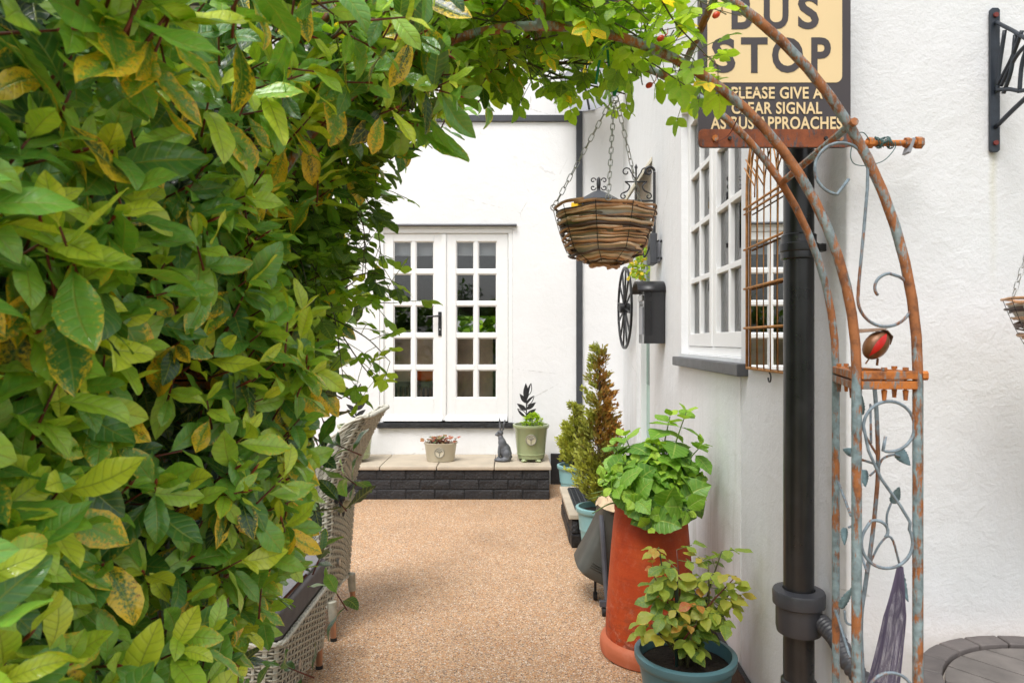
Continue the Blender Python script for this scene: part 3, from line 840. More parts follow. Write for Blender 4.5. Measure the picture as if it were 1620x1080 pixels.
# ------------------------------------------------------------------ brick step below the french doors
def brick_mesh(l, d, h, seed):
    rr = random.Random(seed); mb = MB(); mb.cbox((0, 0, 0), l, d, h)
    me = mb.mesh('brick', M['black_paint'])
    bm = bmesh.new(); bm.from_mesh(me)
    bmesh.ops.bevel(bm, geom=list(bm.edges), offset=.006, segments=1, affect='EDGES')
    for v in bm.verts: v.co += Vector((rr.uniform(-1, 1), rr.uniform(-1, 1), rr.uniform(-1, 1))) * .0028
    bm.to_mesh(me); bm.free()
    me.polygons.foreach_set('use_smooth', [True] * len(me.polygons))
    try: me.set_sharp_from_angle(angle=R(35))
    except Exception: pass
    return me
def bricks(parent, x0, x1, y0, depth, courses, ch, ln, first_offset=0.0, axis='x', seed=0):
    """a running bond of painted bricks along x (or along y) as separate children"""
    base = wloc(parent)
    cache = {}
    for c in range(courses):
        pos = x0 - ((c % 2) * .5 + first_offset) * ln
        k = 0
        while pos < x1 - .02:
            a, b = max(pos, x0), min(pos + ln, x1)
            if b - a > .03:
                key = (round(b - a, 3), k % 3)
                if key not in cache: cache[key] = brick_mesh(b - a - .009, depth, ch - .010, seed + len(cache))
                jit = random.uniform(-.003, .003)
                p = Vector(((a + b) / 2, y0 + depth / 2 + jit, ch * (c + .5))) if axis == 'x' else Vector((y0 + depth / 2 + jit, (a + b) / 2, ch * (c + .5)))
                inst('brick', cache[key], parent, p - base, rot=(0, 0, (R(90) if axis == 'y' else 0) + random.uniform(-.004, .004)))
            pos += ln; k += 1
def slab(parent, x0, x1, y0, y1, z0, z1):
    w = MB(); w.box(x0, x1, y0, y1, z0, z1)
    o = w.build('slab', M['slab'], parent, bevel=.006)
    return o
SX0, SX1, SY = -1.86, .372, 6.70
step = empty('brick_step', (-.6, 7.0, 0), 'long black painted brick step with buff stone slabs below the french doors', 'step')
bricks(step, SX0, SX1, SY, .10, 3, .0967, .287, .15)
bricks(step, SY + .105, YB - .01, SX1 - .10, .10, 3, .0967, .287, .3, 'y', 50)
w = MB(); w.box(SX0, SX1 - .105, SY + .012, YB - .004, 0, .288); w.box(SX0 + .01, SX1 - .01, SY + .008, SY + .09, 0, .286); w.box(SX1 - .09, SX1 - .008, SY + .05, YB - .01, 0, .286)
w.build('mortar', M['mortar'], step)
for a, b in ((SX0 - .01, -1.30), (-1.293, -.742), (-.735, -.178), (-.171, SX1 + .014)):
    slab(step, a, b, SY - .018, YB - .003, .2915, .326 + random.uniform(-.001, .001))

# ------------------------------------------------------------------ low step at the front door, rubber mat on it
dstep = empty('door_step', (.8, 5.6, 0), 'small black brick step with pale slab edge beside the blue conifer pots', 'step')
bricks(dstep, .44, 1.10, 5.12, .10, 2, .108, .29, .3, 'x', 80)
bricks(dstep, 5.225, 6.10, .44, .10, 2, .108, .29, .1, 'y', 90)
w = MB(); w.box(.452, 1.10, 5.132, 6.09, 0, .213); w.build('mortar', M['mortar'], dstep)
slab(dstep, .425, 1.10, 5.105, 5.60, .2185, .256); slab(dstep, .425, 1.10, 5.605, 6.11, .2185, .256)
w = MB()
for i in range(14): w.box(.50 + i * .042, .508 + i * .042, 5.26, 5.98, .262, .275)
for j in range(18): w.box(.492, 1.06, 5.255 + j * .042, 5.263 + j * .042, .2615, .2735)
w.box(.485, 1.065, 5.25, 5.99, .2565, .262)
tag(w.build('door_mat', M['mat_rubber'], base=(.78, 5.62, .2565)), 'dark rubber grid mat lying on the front door step', 'doormat')

# ------------------------------------------------------------------ pots
def pot(name, c, prof, mat, label, n=48, sx=1.0, sy=1.0, soil=None, group=None, body='pot_wall'):
    t = empty(name, c, label, 'plant pot', group)
    w = MB(); w.lathe(c, prof, n, sx, sy); w.build(body, mat, t, smooth='auto')
    if soil:
        w = MB(); w.lathe((c[0], c[1], c[2] + soil[1]), [(soil[0], 0), (soil[0] * .7, .006), (soil[0] * .35, .012), (.004, .014)], 24, sx, sy, cap0=False)
        w.build('soil', M['soil'], t, smooth=True)
    return t
def relief(parent, c, r, mat, mat2, ny=-1.0):
    """round raised badge with a little tree, on the front of a pot"""
    c = Vector(c)
    w = MB(); w.tube([c, c + Vector((0, -.006, 0))], r, 28); b = w.build('emblem', mat, parent, bevel=.002)
    w = MB(); w.ring(c + Vector((0, -.006, 0)), r * .9, r * .09, 'y', 28, 6)
    w.bar(c + Vector((0, -.007, -r * .62)), c + Vector((0, -.007, r * .1)), r * .07, 6)
    for k in range(-3, 4):
        a = k * .42
        p = c + Vector((math.sin(a) * r * .55, -.007, r * .12 + math.cos(a) * r * .45))
        w.bar(c + Vector((0, -.007, -r * .1)), p, r * .04, 5); w.ball(p, r * .11, r * .05, r * .11, 8, 5)
    w.build('emblem_relief', mat2, b, smooth=True)

# cream oval planter
pc = P(697, 729, 7.0); pc.z = .3265
hgt = .190
crm = pot('oval_planter', pc, [(.118, 0), (.128, .012), (.150, hgt - .012), (.157, hgt - .006), (.157, hgt), (.146, hgt), (.143, hgt - .02), (.14, hgt - .04)], M['pot_cream'], 'cream oval stoneware planter with round tree badge on the step', 40, 1.1, .72, (.140, hgt - .035))
relief(crm, (pc.x, pc.y - .104, pc.z + .10), .052, M['pot_cream'], M['emblem_dark'])
# sage green pot on feet
gc = P(840, 729, 7.02); gc.z = .3265
gh = .375
prof = [(.125, .03), (.135, .034), (.142, .07), (.148, .072), (.148, .082), (.144, .084), (.172, gh - .045), (.186, gh - .03), (.189, gh - .012), (.186, gh), (.168, gh), (.164, gh - .03), (.16, gh - .05)]
grn = pot('footed_pot', gc, prof, M['pot_green'], 'sage green glazed pot with badge and little feet beside the hare', soil=(.16, gh - .045))
for a in (-2.2, -.95, .6, 2.5):
    w = MB(); q = gc + Vector((math.cos(a) * .118, math.sin(a) * .118, .018)); o2 = Vector((math.cos(a), math.sin(a), 0))
    w.ball(q, .032, .032, .018, 12, 8); w.ball(q + o2 * .022 + Vector((0, 0, -.004)), .02, .02, .013, 10, 6)
    w.build('foot', M['pot_green'], grn, smooth=True)
relief(grn, (gc.x - .004, gc.y - .165, gc.z + .235), .056, M['emblem'], M['emblem_dark'])
# second green pot mostly behind the wicker armchair
lc = Vector((-1.60, 7.0, .3265))
pot('footed_pot', lc, prof, M['pot_green'], 'sage green glazed pot half hidden behind the wicker armchair', soil=(.16, gh - .045))

def black_leaf_stake(c, h, label, s=1.0):
    """flat black steel cut-out: a stem with paired leaves, three of them cut hollow"""
    t = empty('leaf_ornament', c, label, 'garden ornament')
    c = Vector(c)
    w = MB(); w.tube([c, c + Vector((0, 0, h * .9))], .006, 6); w.build('stem', M['cutout'], t)
    def blade(p, ang, L, wd, hollow):
        d = Vector((math.sin(ang), 0, math.cos(ang))); n = Vector((d.z, 0, -d.x)); p = Vector(p)
        out = [p + d * (L * k / 8) + n * (wd * math.sin(math.pi * (k / 8) ** .8)) for k in range(9)]
        bk = [p + d * (L * k / 8) - n * (wd * math.sin(math.pi * (k / 8) ** .8)) for k in range(7, 0, -1)]
        w = MB()
        if hollow:
            w.tube(out + bk + [out[0]], .004, 6)
            w.prism([q + Vector((0, -.002, 0)) for q in [p] + bk[::-1] + [out[-1]]], (0, .004, 0))
        else: w.prism([q + Vector((0, -.002, 0)) for q in out + bk], (0, .004, 0))
        w.build('leaf', M['cutout'], t)
    blade(c + Vector((-.003, 0, h * .60)), -.02, h * .40, .030, False)
    blade(c + Vector((.020, 0, h * .72)), .22, h * .28, .020, True)
    for k, (zz, a, hl) in enumerate(((.54, -.62, False), (.50, .70, True), (.38, -.95, False), (.40, .92, False), (.24, -.85, True), (.26, .95, False))):
        blade(c + Vector((0, 0, h * zz)), a, h * .27, .023, hl)
    return t
black_leaf_stake(gc + Vector((-.045, .06, gh - .04)), .46, 'black steel leaf cut-out standing in the green pot beside the hare')
black_leaf_stake(lc + Vector((.0, .0, gh - .04)), .46, 'black steel leaf cut-out standing behind the wicker armchair')

# lime green cushion plant in the footed pot
lp = empty('lime_plant', gc + Vector((.01, 0, gh - .035)), 'low lime green bushy plant growing in the green footed pot', 'plant')
fo = Foliage(); cc = gc + Vector((.015, -.01, gh - .03))
for i in range(270):
    d = rand_dir(); d.z = abs(d.z)
    p = cc + Vector((d.x * .105, d.y * .09, d.z * .135)) * random.uniform(.72, 1.0)
    fo.leaf(LK['lime'], p, d + Vector((0, 0, .2)) + rand_dir() * .5, Vector((0, 0, 1)) + rand_dir() * .3, random.uniform(.028, .045), random.uniform(0, .9))
w = MB()
for i in range(16):
    a = random.uniform(0, 6.28); w.tube([cc, cc + Vector((math.cos(a) * .05, math.sin(a) * .045, .09))], .003, 5)
w.build('stem', M['stem_green'], lp)
fo.emit(lp, 'lime', limit=120)
# bronze plants in the oval planter
hp = empty('bronze_plant', pc + Vector((0, 0, hgt - .03)), 'small bronze and green leafy plants in the cream planter', 'plant')
fo = Foliage(); w = MB()
for i in range(62):
    q = pc + Vector((random.uniform(-.145, .145), random.uniform(-.07, .07), hgt - .03))
    a = random.uniform(0, 6.28); L = random.uniform(.03, .09)
    tip = q + Vector((math.cos(a) * .03, math.sin(a) * .03 - .01, L))
    w.tube([q, tip], .0022, 5)
    fo.leaf(LK['heuchera'], tip, Vector((math.cos(a), math.sin(a), .25)), Vector((0, -.3, 1)) + rand_dir() * .3, random.uniform(.035, .058), random.random())
w.build('stem', M['stem_red'], hp)
fo.emit(hp, 'heuchera')

# ------------------------------------------------------------------ slate hare
hc = P(795, 727, 6.98); hc.z = .3265
hare = empty('hare_statue', hc, 'slate grey sitting hare statue with tall ears on the step', 'statue')
w = MB(); S = .46
def hb(x, y, z, rx, ry, rz, rot=None): w.ball(hc + Vector((x, y, z)) * S, rx * S, ry * S, rz * S, 14, 10, rot)
Ry = lambda a: Matrix.Rotation(a, 3, 'Y')
hb(.0, 0, .035, .20, .15, .036)                                   # base
hb(.06, .02, .22, .135, .12, .20, Ry(-.18)); hb(.0, 0, .38, .095, .09, .17, Ry(-.22)); hb(-.035, 0, .50, .065, .065, .10, Ry(-.15))
hb(.10, -.07, .16, .10, .06, .12); hb(.11, .09, .16, .10, .06, .12)     # haunches
hb(.04, -.10, .065, .12, .035, .032); hb(.04, .12, .065, .12, .035, .032)
for yy in (-.055, .06):
    hb(-.075, yy, .22, .034, .036, .17, Ry(.02)); hb(-.085, yy, .072, .055, .034, .03)
hb(-.055, 0, .625, .075, .060, .068); hb(-.115, 0, .595, .050, .042, .040, Ry(.3)); hb(-.15, 0, .588, .022, .026, .022)
hb(-.055, -.035, .82, .028, .018, .165, Ry(-.10)); hb(.030, .035, .80, .028, .018, .155, Ry(.22))
hb(-.085, -.05, .64, .014, .012, .014)
hb(.17, 0, .10, .05, .05, .045)
o = w.build('body', M['hare'], hare)
rm = o.modifiers.new('remesh', 'REMESH'); rm.mode = 'VOXEL'; rm.voxel_size = .005; rm.use_smooth_shade = True
sm = o.modifiers.new('smooth', 'SMOOTH'); sm.iterations = 4; sm.factor = .5
w = MB(); w.ball(hc + Vector((-.082, -.056, .645)) * S, .008, .005, .008, 8, 6); w.build('eye', M['rubber'], hare, smooth=True)

# ------------------------------------------------------------------ conifers in pale aqua pots
pprof = lambda rt, rb, h: [(rb, 0), (rb + .004, .01), (rb + (rt - rb) * .55, h * .55), (rb + (rt - rb) * .55 + .006, h * .56), (rb + (rt - rb) * .6 + .004, h * .60), (rt - .004, h - .045), (rt + .006, h - .04), (rt + .013, h - .025), (rt + .013, h - .004), (rt + .006, h), (rt - .008, h), (rt - .012, h - .03), (rt - .014, h - .05)]
def conifer(c, potr, poth, H, Rb, label, n, orange, cname):
    c = Vector(c)
    t = empty('conifer', c + Vector((0, 0, poth - .04)), label, 'shrub')
    w = MB(); w.tube([c + Vector((0, 0, poth - .05)), c + Vector((0, 0, poth + H * .5)), c + Vector((.004, 0, poth + H * .93))], [.018, .012, .003], 8); w.build('trunk', M['bark'], t)
    fo = Foliage()
    w = MB()
    nb = n // 34
    for i in range(nb):                              # plumes of short sprays, so that the outline is ragged
        u = (i + random.random()) / nb
        z = 1 - math.sqrt(1 - u * .998)
        if random.random() < .22: z = min(.97, z + random.random() ** 2 * .6)
        prof = min(1.0, .5 + z * 6) * (1 - z) ** .74 + .02
        a = random.uniform(0, 2 * math.pi)
        lump = 1 + .34 * mnoise.noise(Vector((math.cos(a) * 2.0, math.sin(a) * 2.0, z * 7 + c.x * 9)))
        r = Rb * prof * lump * random.uniform(.62, 1.0)
        o = Vector((math.cos(a), math.sin(a), 0))
        ctr = c + Vector((0, 0, poth + .0 + z * H * .96))
        b0 = ctr + o * r * .45; pd = (o * random.uniform(.35, 1.0) + Vector((0, 0, random.uniform(.8, 1.6))) + rand_dir() * .3).normalized()
        pl = random.uniform(.05, .115) * (1.1 - .45 * z)
        b1 = ctr + o * r + pd * pl
        side = mnoise.noise(Vector((b1.x * 5, b1.y * 5, b1.z * 3.2))) * .5
        bag = orange(o, z) + side * .5 + random.uniform(-.16, .16)
        w.tube([b0, b0.lerp(b1, .6), b1], [.003, .002, .0012], 4, False)
        for k in range(34):
            t_ = random.random() ** .8
            p = b0.lerp(b1, t_) + rand_dir() * (.016 + .012 * (1 - t_))
            d = pd + o * .3 + rand_dir() * .75
            fo.leaf(LK['conifer'], p, d, o + Vector((0, 0, .3)) + rand_dir() * .5, random.uniform(.020, .046), bag + random.uniform(-.12, .12) - .12 * t_, 0, 1.05)
    tw = w.build('twig', M['bark'], t)
    tag(tw, kind='stuff')
    fo.emit(t, 'conifer', 'sprig', 'foliage', 0)
    return t
c1 = Vector((.625, 4.90, 0)); c2 = Vector((.60, 6.55, 0))
pot('plant_pot', c1, pprof(.155, .11, .37), M['pot_pale'], 'pale aqua pot holding the tall orange tinged conifer', soil=(.145, .33), group='aqua conifer pots')
pot('plant_pot', c2, pprof(.155, .11, .37), M['pot_pale'], 'pale aqua pot of the smaller conifer behind the door step', soil=(.145, .33), group='aqua conifer pots')
conifer(c1, .15, .36, 1.17, .185, 'tall cone shaped conifer browning to orange in its pale aqua pot', 8200, lambda o, z: .20 + .56 * min(1, max(0, (z - .16) / .2)) * (.15 + .85 * min(1, max(0, (o.x + .75) / .6))), 'a')
conifer(c2, .15, .36, .62, .148, 'smaller yellow green conifer behind the tall orange tinged one', 4200, lambda o, z: .10 + .2 * (o.x > .3), 'b')

# ------------------------------------------------------------------ wheeled garden tidy bag on a tube frame
tr = empty('garden_trolley', (.62, 4.05, 0), 'dark olive plastic garden sack holder leaning behind the terracotta pot', 'garden trolley')
def sect(cx, cy, cz, hx, hy, tilt, n=20, k=3.2):
    out = []
    for i in range(n):
        a = 2 * math.pi * i / n
        ca, sa = math.cos(a), math.sin(a)
        x = hx * math.copysign(abs(ca) ** (2 / k), ca); y = hy * math.copysign(abs(sa) ** (2 / k), sa)
        out.append(Vector((cx + x, cy + y, cz - x * tilt)))
    return out
def loft(mb, secs, cap=True):
    n = len(secs[0]); vs = [p for s in secs for p in s]; fs = []
    for i in range(len(secs) - 1):
        for k in range(n):
            k2 = (k + 1) % n; fs.append((i * n + k, i * n + k2, (i + 1) * n + k2, (i + 1) * n + k))
    if cap: fs.append(tuple(range(n - 1, -1, -1)))
    return mb.add(vs, fs)
w = MB()
loft(w, [sect(.545, 4.12, .130, .145, .17, .50, 20, 6), sect(.540, 4.12, .150, .160, .18, .50, 20, 6), sect(.548, 4.12, .20, .150, .178, .42, 20, 6), sect(.570, 4.12, .34, .112, .16, .34, 20, 5), sect(.590, 4.12, .46, .080, .15, .30, 20, 5), sect(.598, 4.12, .545, .072, .145, .28, 20, 5), sect(.598, 4.12, .556, .077, .150, .28, 20, 5)])
o = w.build('sack_holder', M['trolley'], tr, smooth='auto')
w = MB()
for k in range(3):
    z = .215 + k * .012
    w.tube([(.45 + k * .008, 3.945, z + .035), (.53, 3.937, z), (.56 - k * .004, 3.937, z - .008)], .0035, 6)
w.build('moulded_rib', M['trolley'], tr)
w = MB()
w.tube(catmull([(.515, 3.955, .545), (.520, 3.925, .45), (.530, 3.90, .25), (.538, 3.86, .075)], 5), .0145, 8)
w.tube(catmull([(.66, 4.30, .535), (.68, 4.29, .45), (.70, 4.28, .25), (.71, 4.26, .075)], 5), .012, 8)
w.bar((.575, 3.87, .07), (.72, 4.28, .07), .012); w.box(.495, .63, 3.845, 3.875, .055, .085); w.bar((.64, 4.28, .07), (.78, 4.28, .07), .013)
w.build('frame', M['tube'], tr, smooth='auto')
for x, y in ((.520, 3.86), (.645, 3.86), (.67, 4.28), (.50, 4.10)):
    w = MB(); w.tube([(x - .011, y, .024), (x + .011, y, .024)], .024, 14); w.bar((x, y, .03), (x, y, .075 if y != 4.10 else .16), .008)
    w.build('castor', M['rubber'], tr, smooth='auto')
w = MB()
def sk(u, v):
    a = 2 * math.pi * u; r = v
    x, y = math.cos(a) * .088 * (.2 + .85 * r), math.sin(a) * .15 * (.2 + .85 * r)
    z = .552 + (1 - r) * .015 + .040 * math.sin(math.pi * min(1, r * 1.1)) + .010 * math.sin(a * 5 + r * 9) + .012 * mnoise.noise(Vector((x * 40, y * 40, 2)))
    return Vector((.598 + x, 4.12 + y, z - x * .2))
w.grid(sk, 40, 10)
tag(w.build('paper_sack', M['sack'], base=(.598, 4.12, .56), smooth=True), 'crumpled cream sack showing at the top of the garden trolley', 'sack')

# ------------------------------------------------------------------ terracotta chimney pot
kc = Vector((.693, 3.42, 0))
ch = empty('chimney_pot', kc, 'tall red terracotta chimney pot used as a planter by the wall', 'chimney pot')
w = MB()
w.lathe(kc, [(.213, .075), (.221, .082), (.223, .12), (.219, .2), (.208, .36), (.195, .52), (.184, .64), (.176, .70), (.179, .712), (.179, .728), (.170, .734), (.158, .73), (.156, .66)], 56)
w.build('shaft', M['terracotta'], ch, smooth='auto')
w = MB()
w.lathe(kc, [(.238, 0), (.248, .008), (.252, .04), (.248, .066), (.240, .078), (.226, .084), (.218, .088)], 56)
w.build('base_ring', M['terracotta_pale'], ch, smooth='auto')
w = MB(); w.lathe(kc + Vector((0, 0, .69)), [(.162, 0), (.1, .012), (.004, .02)], 24, cap0=False); w.build('soil', M['soil'], ch, smooth=True)

# hydrangea: stems from the pot with pairs of broad toothed leaves
hy = empty('hydrangea', kc + Vector((0, 0, .70)), 'bright green hydrangea with broad leaves in the terracotta chimney pot', 'shrub')
fo = Foliage(); stems = []
top = kc + Vector((0, 0, .70))
HB = random.Random(4)
specs = []
for i in range(40):
    a = HB.uniform(0, 6.28); rr_ = math.sqrt(HB.random())
    out = Vector((math.cos(a), math.sin(a), 0)) * rr_
    end = top + Vector((out.x * .30 - .035, out.y * .27, .36 - .33 * rr_ ** 2 + HB.uniform(-.06, .05)))
    specs.append((top + Vector((out.x * .09, out.y * .09, 0)), end))
specs.append((top + Vector((.05, .0, 0)), top + Vector((.175, -.02, .50)))); specs.append((top + Vector((.03, .03, 0)), top + Vector((.11, .05, .47))))
specs.append((top + Vector((.05, -.05, 0)), top + Vector((.24, -.06, .34)))); specs.append((top + Vector((.08, 0, 0)), top + Vector((.29, .0, .16))))
specs.append((top + Vector((-.05, -.05, 0)), top + Vector((-.24, -.08, .17)))); specs.append((top + Vector((0, -.1, 0)), top + Vector((.03, -.25, .05)))); specs.append((top + Vector((.05, -.1, 0)), top + Vector((.13, -.24, .06))))
wallx = lambda y: .875 + DX * y - .02
for (a, b) in specs:
    b.x = min(b.x, wallx(b.y) - .07)
    mid = (a + b) / 2 + Vector((0, 0, .05))
    pth = catmull([a, mid, b], 5)
    w = MB(); w.tube(pth, [.0055 - .0003 * k for k in range(len(pth))], 6); w.build('stem', M['stem_green'], hy, smooth=True)
    ax = (b - mid).normalized()
    s0 = Vector((b.x - kc.x, b.y - kc.y, 0)); 
    if s0.length < .02: s0 = Vector((HB.uniform(-1, 1), HB.uniform(-1, 1), 0))
    u0 = ax.cross(Vector((HB.uniform(-1, 1), HB.uniform(-1, 1), .3))).normalized(); v0 = ax.cross(u0)
    for k, (t, L) in enumerate(((1.0, .055), (.97, .10), (.86, .15), (.62, .17))):
        q = pth[min(len(pth) - 1, int(t * (len(pth) - 1)))]
        for sgn in (1, -1):
            dd = (u0 if k % 2 == 0 else v0) * sgn
            d = dd + ax * (1.0 if k == 0 else .5 if k == 1 else .15) + Vector((0, -.12, .05 if k < 2 else -.30))
            ln = L * HB.uniform(.78, 1.18)
            e = q + d.normalized() * ln
            if e.x < kc.x - .27 or e.x > wallx(e.y) - .01 or e.z < .665 or (e.x < kc.x - .15 and e.z < top.z + .07): continue
            fo.leaf(LK['hydrangea'], q, d, ax + Vector((0, -.35, .7)) + rand_dir() * .45, ln, HB.uniform(-.08, .38) + .17 * k)
fo.emit(hy, 'hydrangea')

# ------------------------------------------------------------------ teal pot with a young rose and green stake
rc = Vector((.70, 2.76, 0))
pot('plant_pot', rc, pprof(.190, .135, .30), M['pot_blue'], 'teal blue plastic pot holding the young rose, beside the drainpipe', soil=(.178, .245))
rb = empty('young_rose', rc + Vector((0, 0, .245)), 'young rose with yellow green and red tinted leaves in the teal pot', 'shrub')
fo = Foliage(); RB = random.Random(12)
tips = [(-.13, -.02, .36), (-.10, .03, .46), (-.05, -.04, .40), (-.02, .06, .44), (.10, .02, .40), (.16, .04, .44), (.20, -.02, .36), (.06, -.07, .26), (-.15, -.06, .18), (.02, -.10, .20), (.14, -.06, .22), (-.08, -.09, .26), (.08, .07, .30), (.18, .0, .28), (-.04, .0, .30)]
for i, tp in enumerate(tips):
    a = rc + Vector((RB.uniform(-.05, .05), RB.uniform(-.04, .04), .24)); b = rc + Vector((tp[0], tp[1], .25 + tp[2]))
    mid = (a + b) / 2 + Vector((RB.uniform(-.03, .03), RB.uniform(-.03, .03), .03))
    pth = catmull([a, mid, b], 5)
    w = MB(); w.tube(pth, [.006 - .00035 * k for k in range(len(pth))], 6); w.build('stem', M['stem_red'] if i % 3 == 0 else M['cane'], rb, smooth=True)
    for k in (3, 5, 6, 7, 8, 9, 10):
        q = pth[min(k, len(pth) - 1)]
        an = RB.uniform(0, 6.28)
        pd = Vector((math.cos(an), math.sin(an) - .25, RB.uniform(-.1, .5))).normalized()
        L = RB.uniform(.045, .075)
        e = q + pd * L
        w = MB(); w.tube([q, e + Vector((0, 0, -.004))], .0016, 5); w.build('leaf_stalk', M['stem_green'], rb)
        sd_ = pd.cross(Vector((0, 0, 1))).normalized()
        new = k >= 10 and RB.random() < .6
        ag = (RB.uniform(.0, .05) if RB.random() < .25 else RB.uniform(.12, .26)) if new else RB.uniform(.25, .85)
        for (q2, d2, s2) in ((e, pd, 1.0), (q + pd * L * .6, sd_ + pd * .4, .82), (q + pd * L * .6, -sd_ + pd * .4, .82)):
            fo.leaf(LK['potrose'], q2, d2 + Vector((0, 0, -.25)), Vector((0, -.35, 1)) + rand_dir() * .25, RB.uniform(.062, .088) * s2 * (.75 if new else 1), ag + RB.uniform(-.06, .06), RB.choice((0, 0, .15, .35)))
fo.emit(rb, 'potrose')
w = MB(); w.tube([(.655, 2.72, .20), (.655, 2.72, .60)], .0065, 8); w.ball((.655, 2.72, .602), .0075, .0075, .006, 8, 5)
tag(w.build('plant_stake', M['stake'], base=(.655, 2.72, .2)), 'thin dark green plastic stake upright in the teal pot', 'plant stake')

# ------------------------------------------------------------------ black soil pipe and the grey hose at its collar
px_, py_ = .882, 2.10
pipe = empty('drainpipe', (px_, py_, 0), 'thick black plastic drainpipe running up the white side wall', 'drainpipe')
def cyl(mb, z0, z1, r, n=32): mb.tube([(px_, py_, z0), (px_, py_, z1)], r, n)
w = MB(); cyl(w, 0, .66, .045); cyl(w, .66, 4.9, .0445); w.build('pipe', M['black_plastic'], pipe, smooth='auto')
w = MB(); w.lathe((px_, py_, .655), [(.047, 0), (.064, .004), (.067, .02), (.067, .085), (.076, .09), (.077, .125), (.074, .132), (.047, .136)], 32, cap0=False); w.build('collar', M['grey_plastic'], pipe, smooth='auto')
w = MB(); w.lathe((px_, py_, 1.80), [(.0455, 0), (.052, .004), (.053, .04), (.051, .045), (.0515, .075), (.0455, .08)], 32, cap0=False); w.build('joint', M['black_plastic'], pipe, smooth='auto')
w = MB(); w.lathe((px_, py_, .44), [(.0455, 0), (.052, .004), (.052, .07), (.0455, .075)], 32, cap0=False); w.build('joint', M['black_plastic'], pipe, smooth='auto')
w = MB(); w.lathe((px_, py_, 1.823), [(.052, 0), (.056, .002), (.056, .026), (.052, .028)], 32, cap0=False); w.box(px_ + .04, px_ + .078, py_ - .018, py_ + .014, 1.825, 1.849); w.tube([(px_ + .062, py_ - .018, 1.837), (px_ + .062, py_ - .026, 1.837)], .012, 12)
w.build('clip', M['black_plastic'], pipe, bevel=.002)
hs = MB(); pth = catmull([(px_ + .050, 2.06, .705), (px_ + .062, 1.99, .685), (px_ + .074, 1.915, .635), (px_ + .12, 1.85, .58), (px_ + .20, 1.82, .50), (px_ + .27, 1.82, .36)], 24)
hs.tube(pth, [.0245 + (.003 if k % 4 < 2 else 0) for k in range(len(pth))], 16)
tag(hs.build('ribbed_hose', M['hose'], base=(px_ + .055, 2.07, .70), smooth=True), 'grey ribbed hose leaving the drainpipe collar behind the arch', 'hose')

# ------------------------------------------------------------------ arched garden mirror on the side wall
MZ0, MZ1, MH0, MSP = 2.30, 2.85, 1.44, 2.16
mir = empty('garden_mirror', SW((MZ0 + MZ1) / 2, .03, MH0), 'arched garden mirror with golden rusty lattice bars on the side wall', 'mirror')
mc, mr = (MZ0 + MZ1) / 2, (MZ1 - MZ0) / 2
def arch_pts(z0, z1, h0, sp, rise, off, n=20):
    c, r = (z0 + z1) / 2, (z1 - z0) / 2
    pts = [SW(z1, off, h0), SW(z1, off, sp)]
    pts += [SW(c + r * math.cos(math.pi * k / n), off, sp + rise * math.sin(math.pi * k / n)) for k in range(1, n)]
    return pts + [SW(z0, off, sp), SW(z0, off, h0)]
w = MB(); w.prism(arch_pts(MZ0 + .006, MZ1 - .006, MH0 + .004, MSP, .30, .014), -NS * .010); w.build('mirror_back', M['rust'], mir)
w = MB(); ap = arch_pts(MZ0 + .008, MZ1 - .008, MH0 + .006, MSP, .298, .0165); w.add(ap, [tuple(range(len(ap)))])
w.build('mirror_glass', M['mirror'], mir)
w = MB(); w.tube(arch_pts(MZ0, MZ1, MH0, MSP, .31, .022) + [SW(MZ1, .022, MH0)], .0065, 8); w.build('frame', M['rust_gold'], mir, smooth=True)
for k, h in enumerate((1.605, 1.768, 1.93, 2.10)):
    w = MB()
    w.bar(SW(MZ0, .034, h), SW(MZ1, .034, h), .0048, 8)
    if k == 3: w.bar(SW(MZ0, .034, h - .022), SW(MZ1, .034, h - .022), .003, 8)
    w.build('crossbar', M['rust_gold'], mir, smooth=True)
for k in range(1, 7):
    z = MZ0 + (MZ1 - MZ0) * k / 7 + random.uniform(-.006, .006)
    q = 1 - abs((z - mc) / mr) ** 2
    w = MB(); w.tube([SW(z, .028, MH0), SW(z + .004, .029, 1.75), SW(z - .003, .028, 2.10), SW(z, .028, MSP + .29 * math.sqrt(max(0, q)))], .0021, 6); w.build('rod', M['rust_gold'], mir, smooth=True)
w = MB(); w.tube([SW(mc + .13 * math.cos(math.pi * k / 14), .035, 2.12 + .19 * math.sin(math.pi * k / 14)) for k in range(15)], .0028, 6)
for a, b, c_, d_ in ((MZ1 - .03, 2.30, mc + .12, 2.20), (MZ1 - .01, 2.27, mc + .13, 2.165), (MZ0 + .03, 2.30, mc - .12, 2.20), (MZ0 + .01, 2.27, mc - .13, 2.165), (mc + .08, 2.27, mc + .11, 2.42), (mc - .08, 2.27, mc - .11, 2.42)):
    w.bar(SW(a, .035, b), SW(c_, .035, d_), .0028, 6)
w.build('tracery', M['rust_gold'], mir, smooth=True)
w = MB(); w.tube(spiral(SW(mc, .02, MH0 - .028), .020, .012, 1.57, 6.4, 14, DS, (0, 0, 1)), .003, 6); w.build('hook', M['black_iron'], mir)

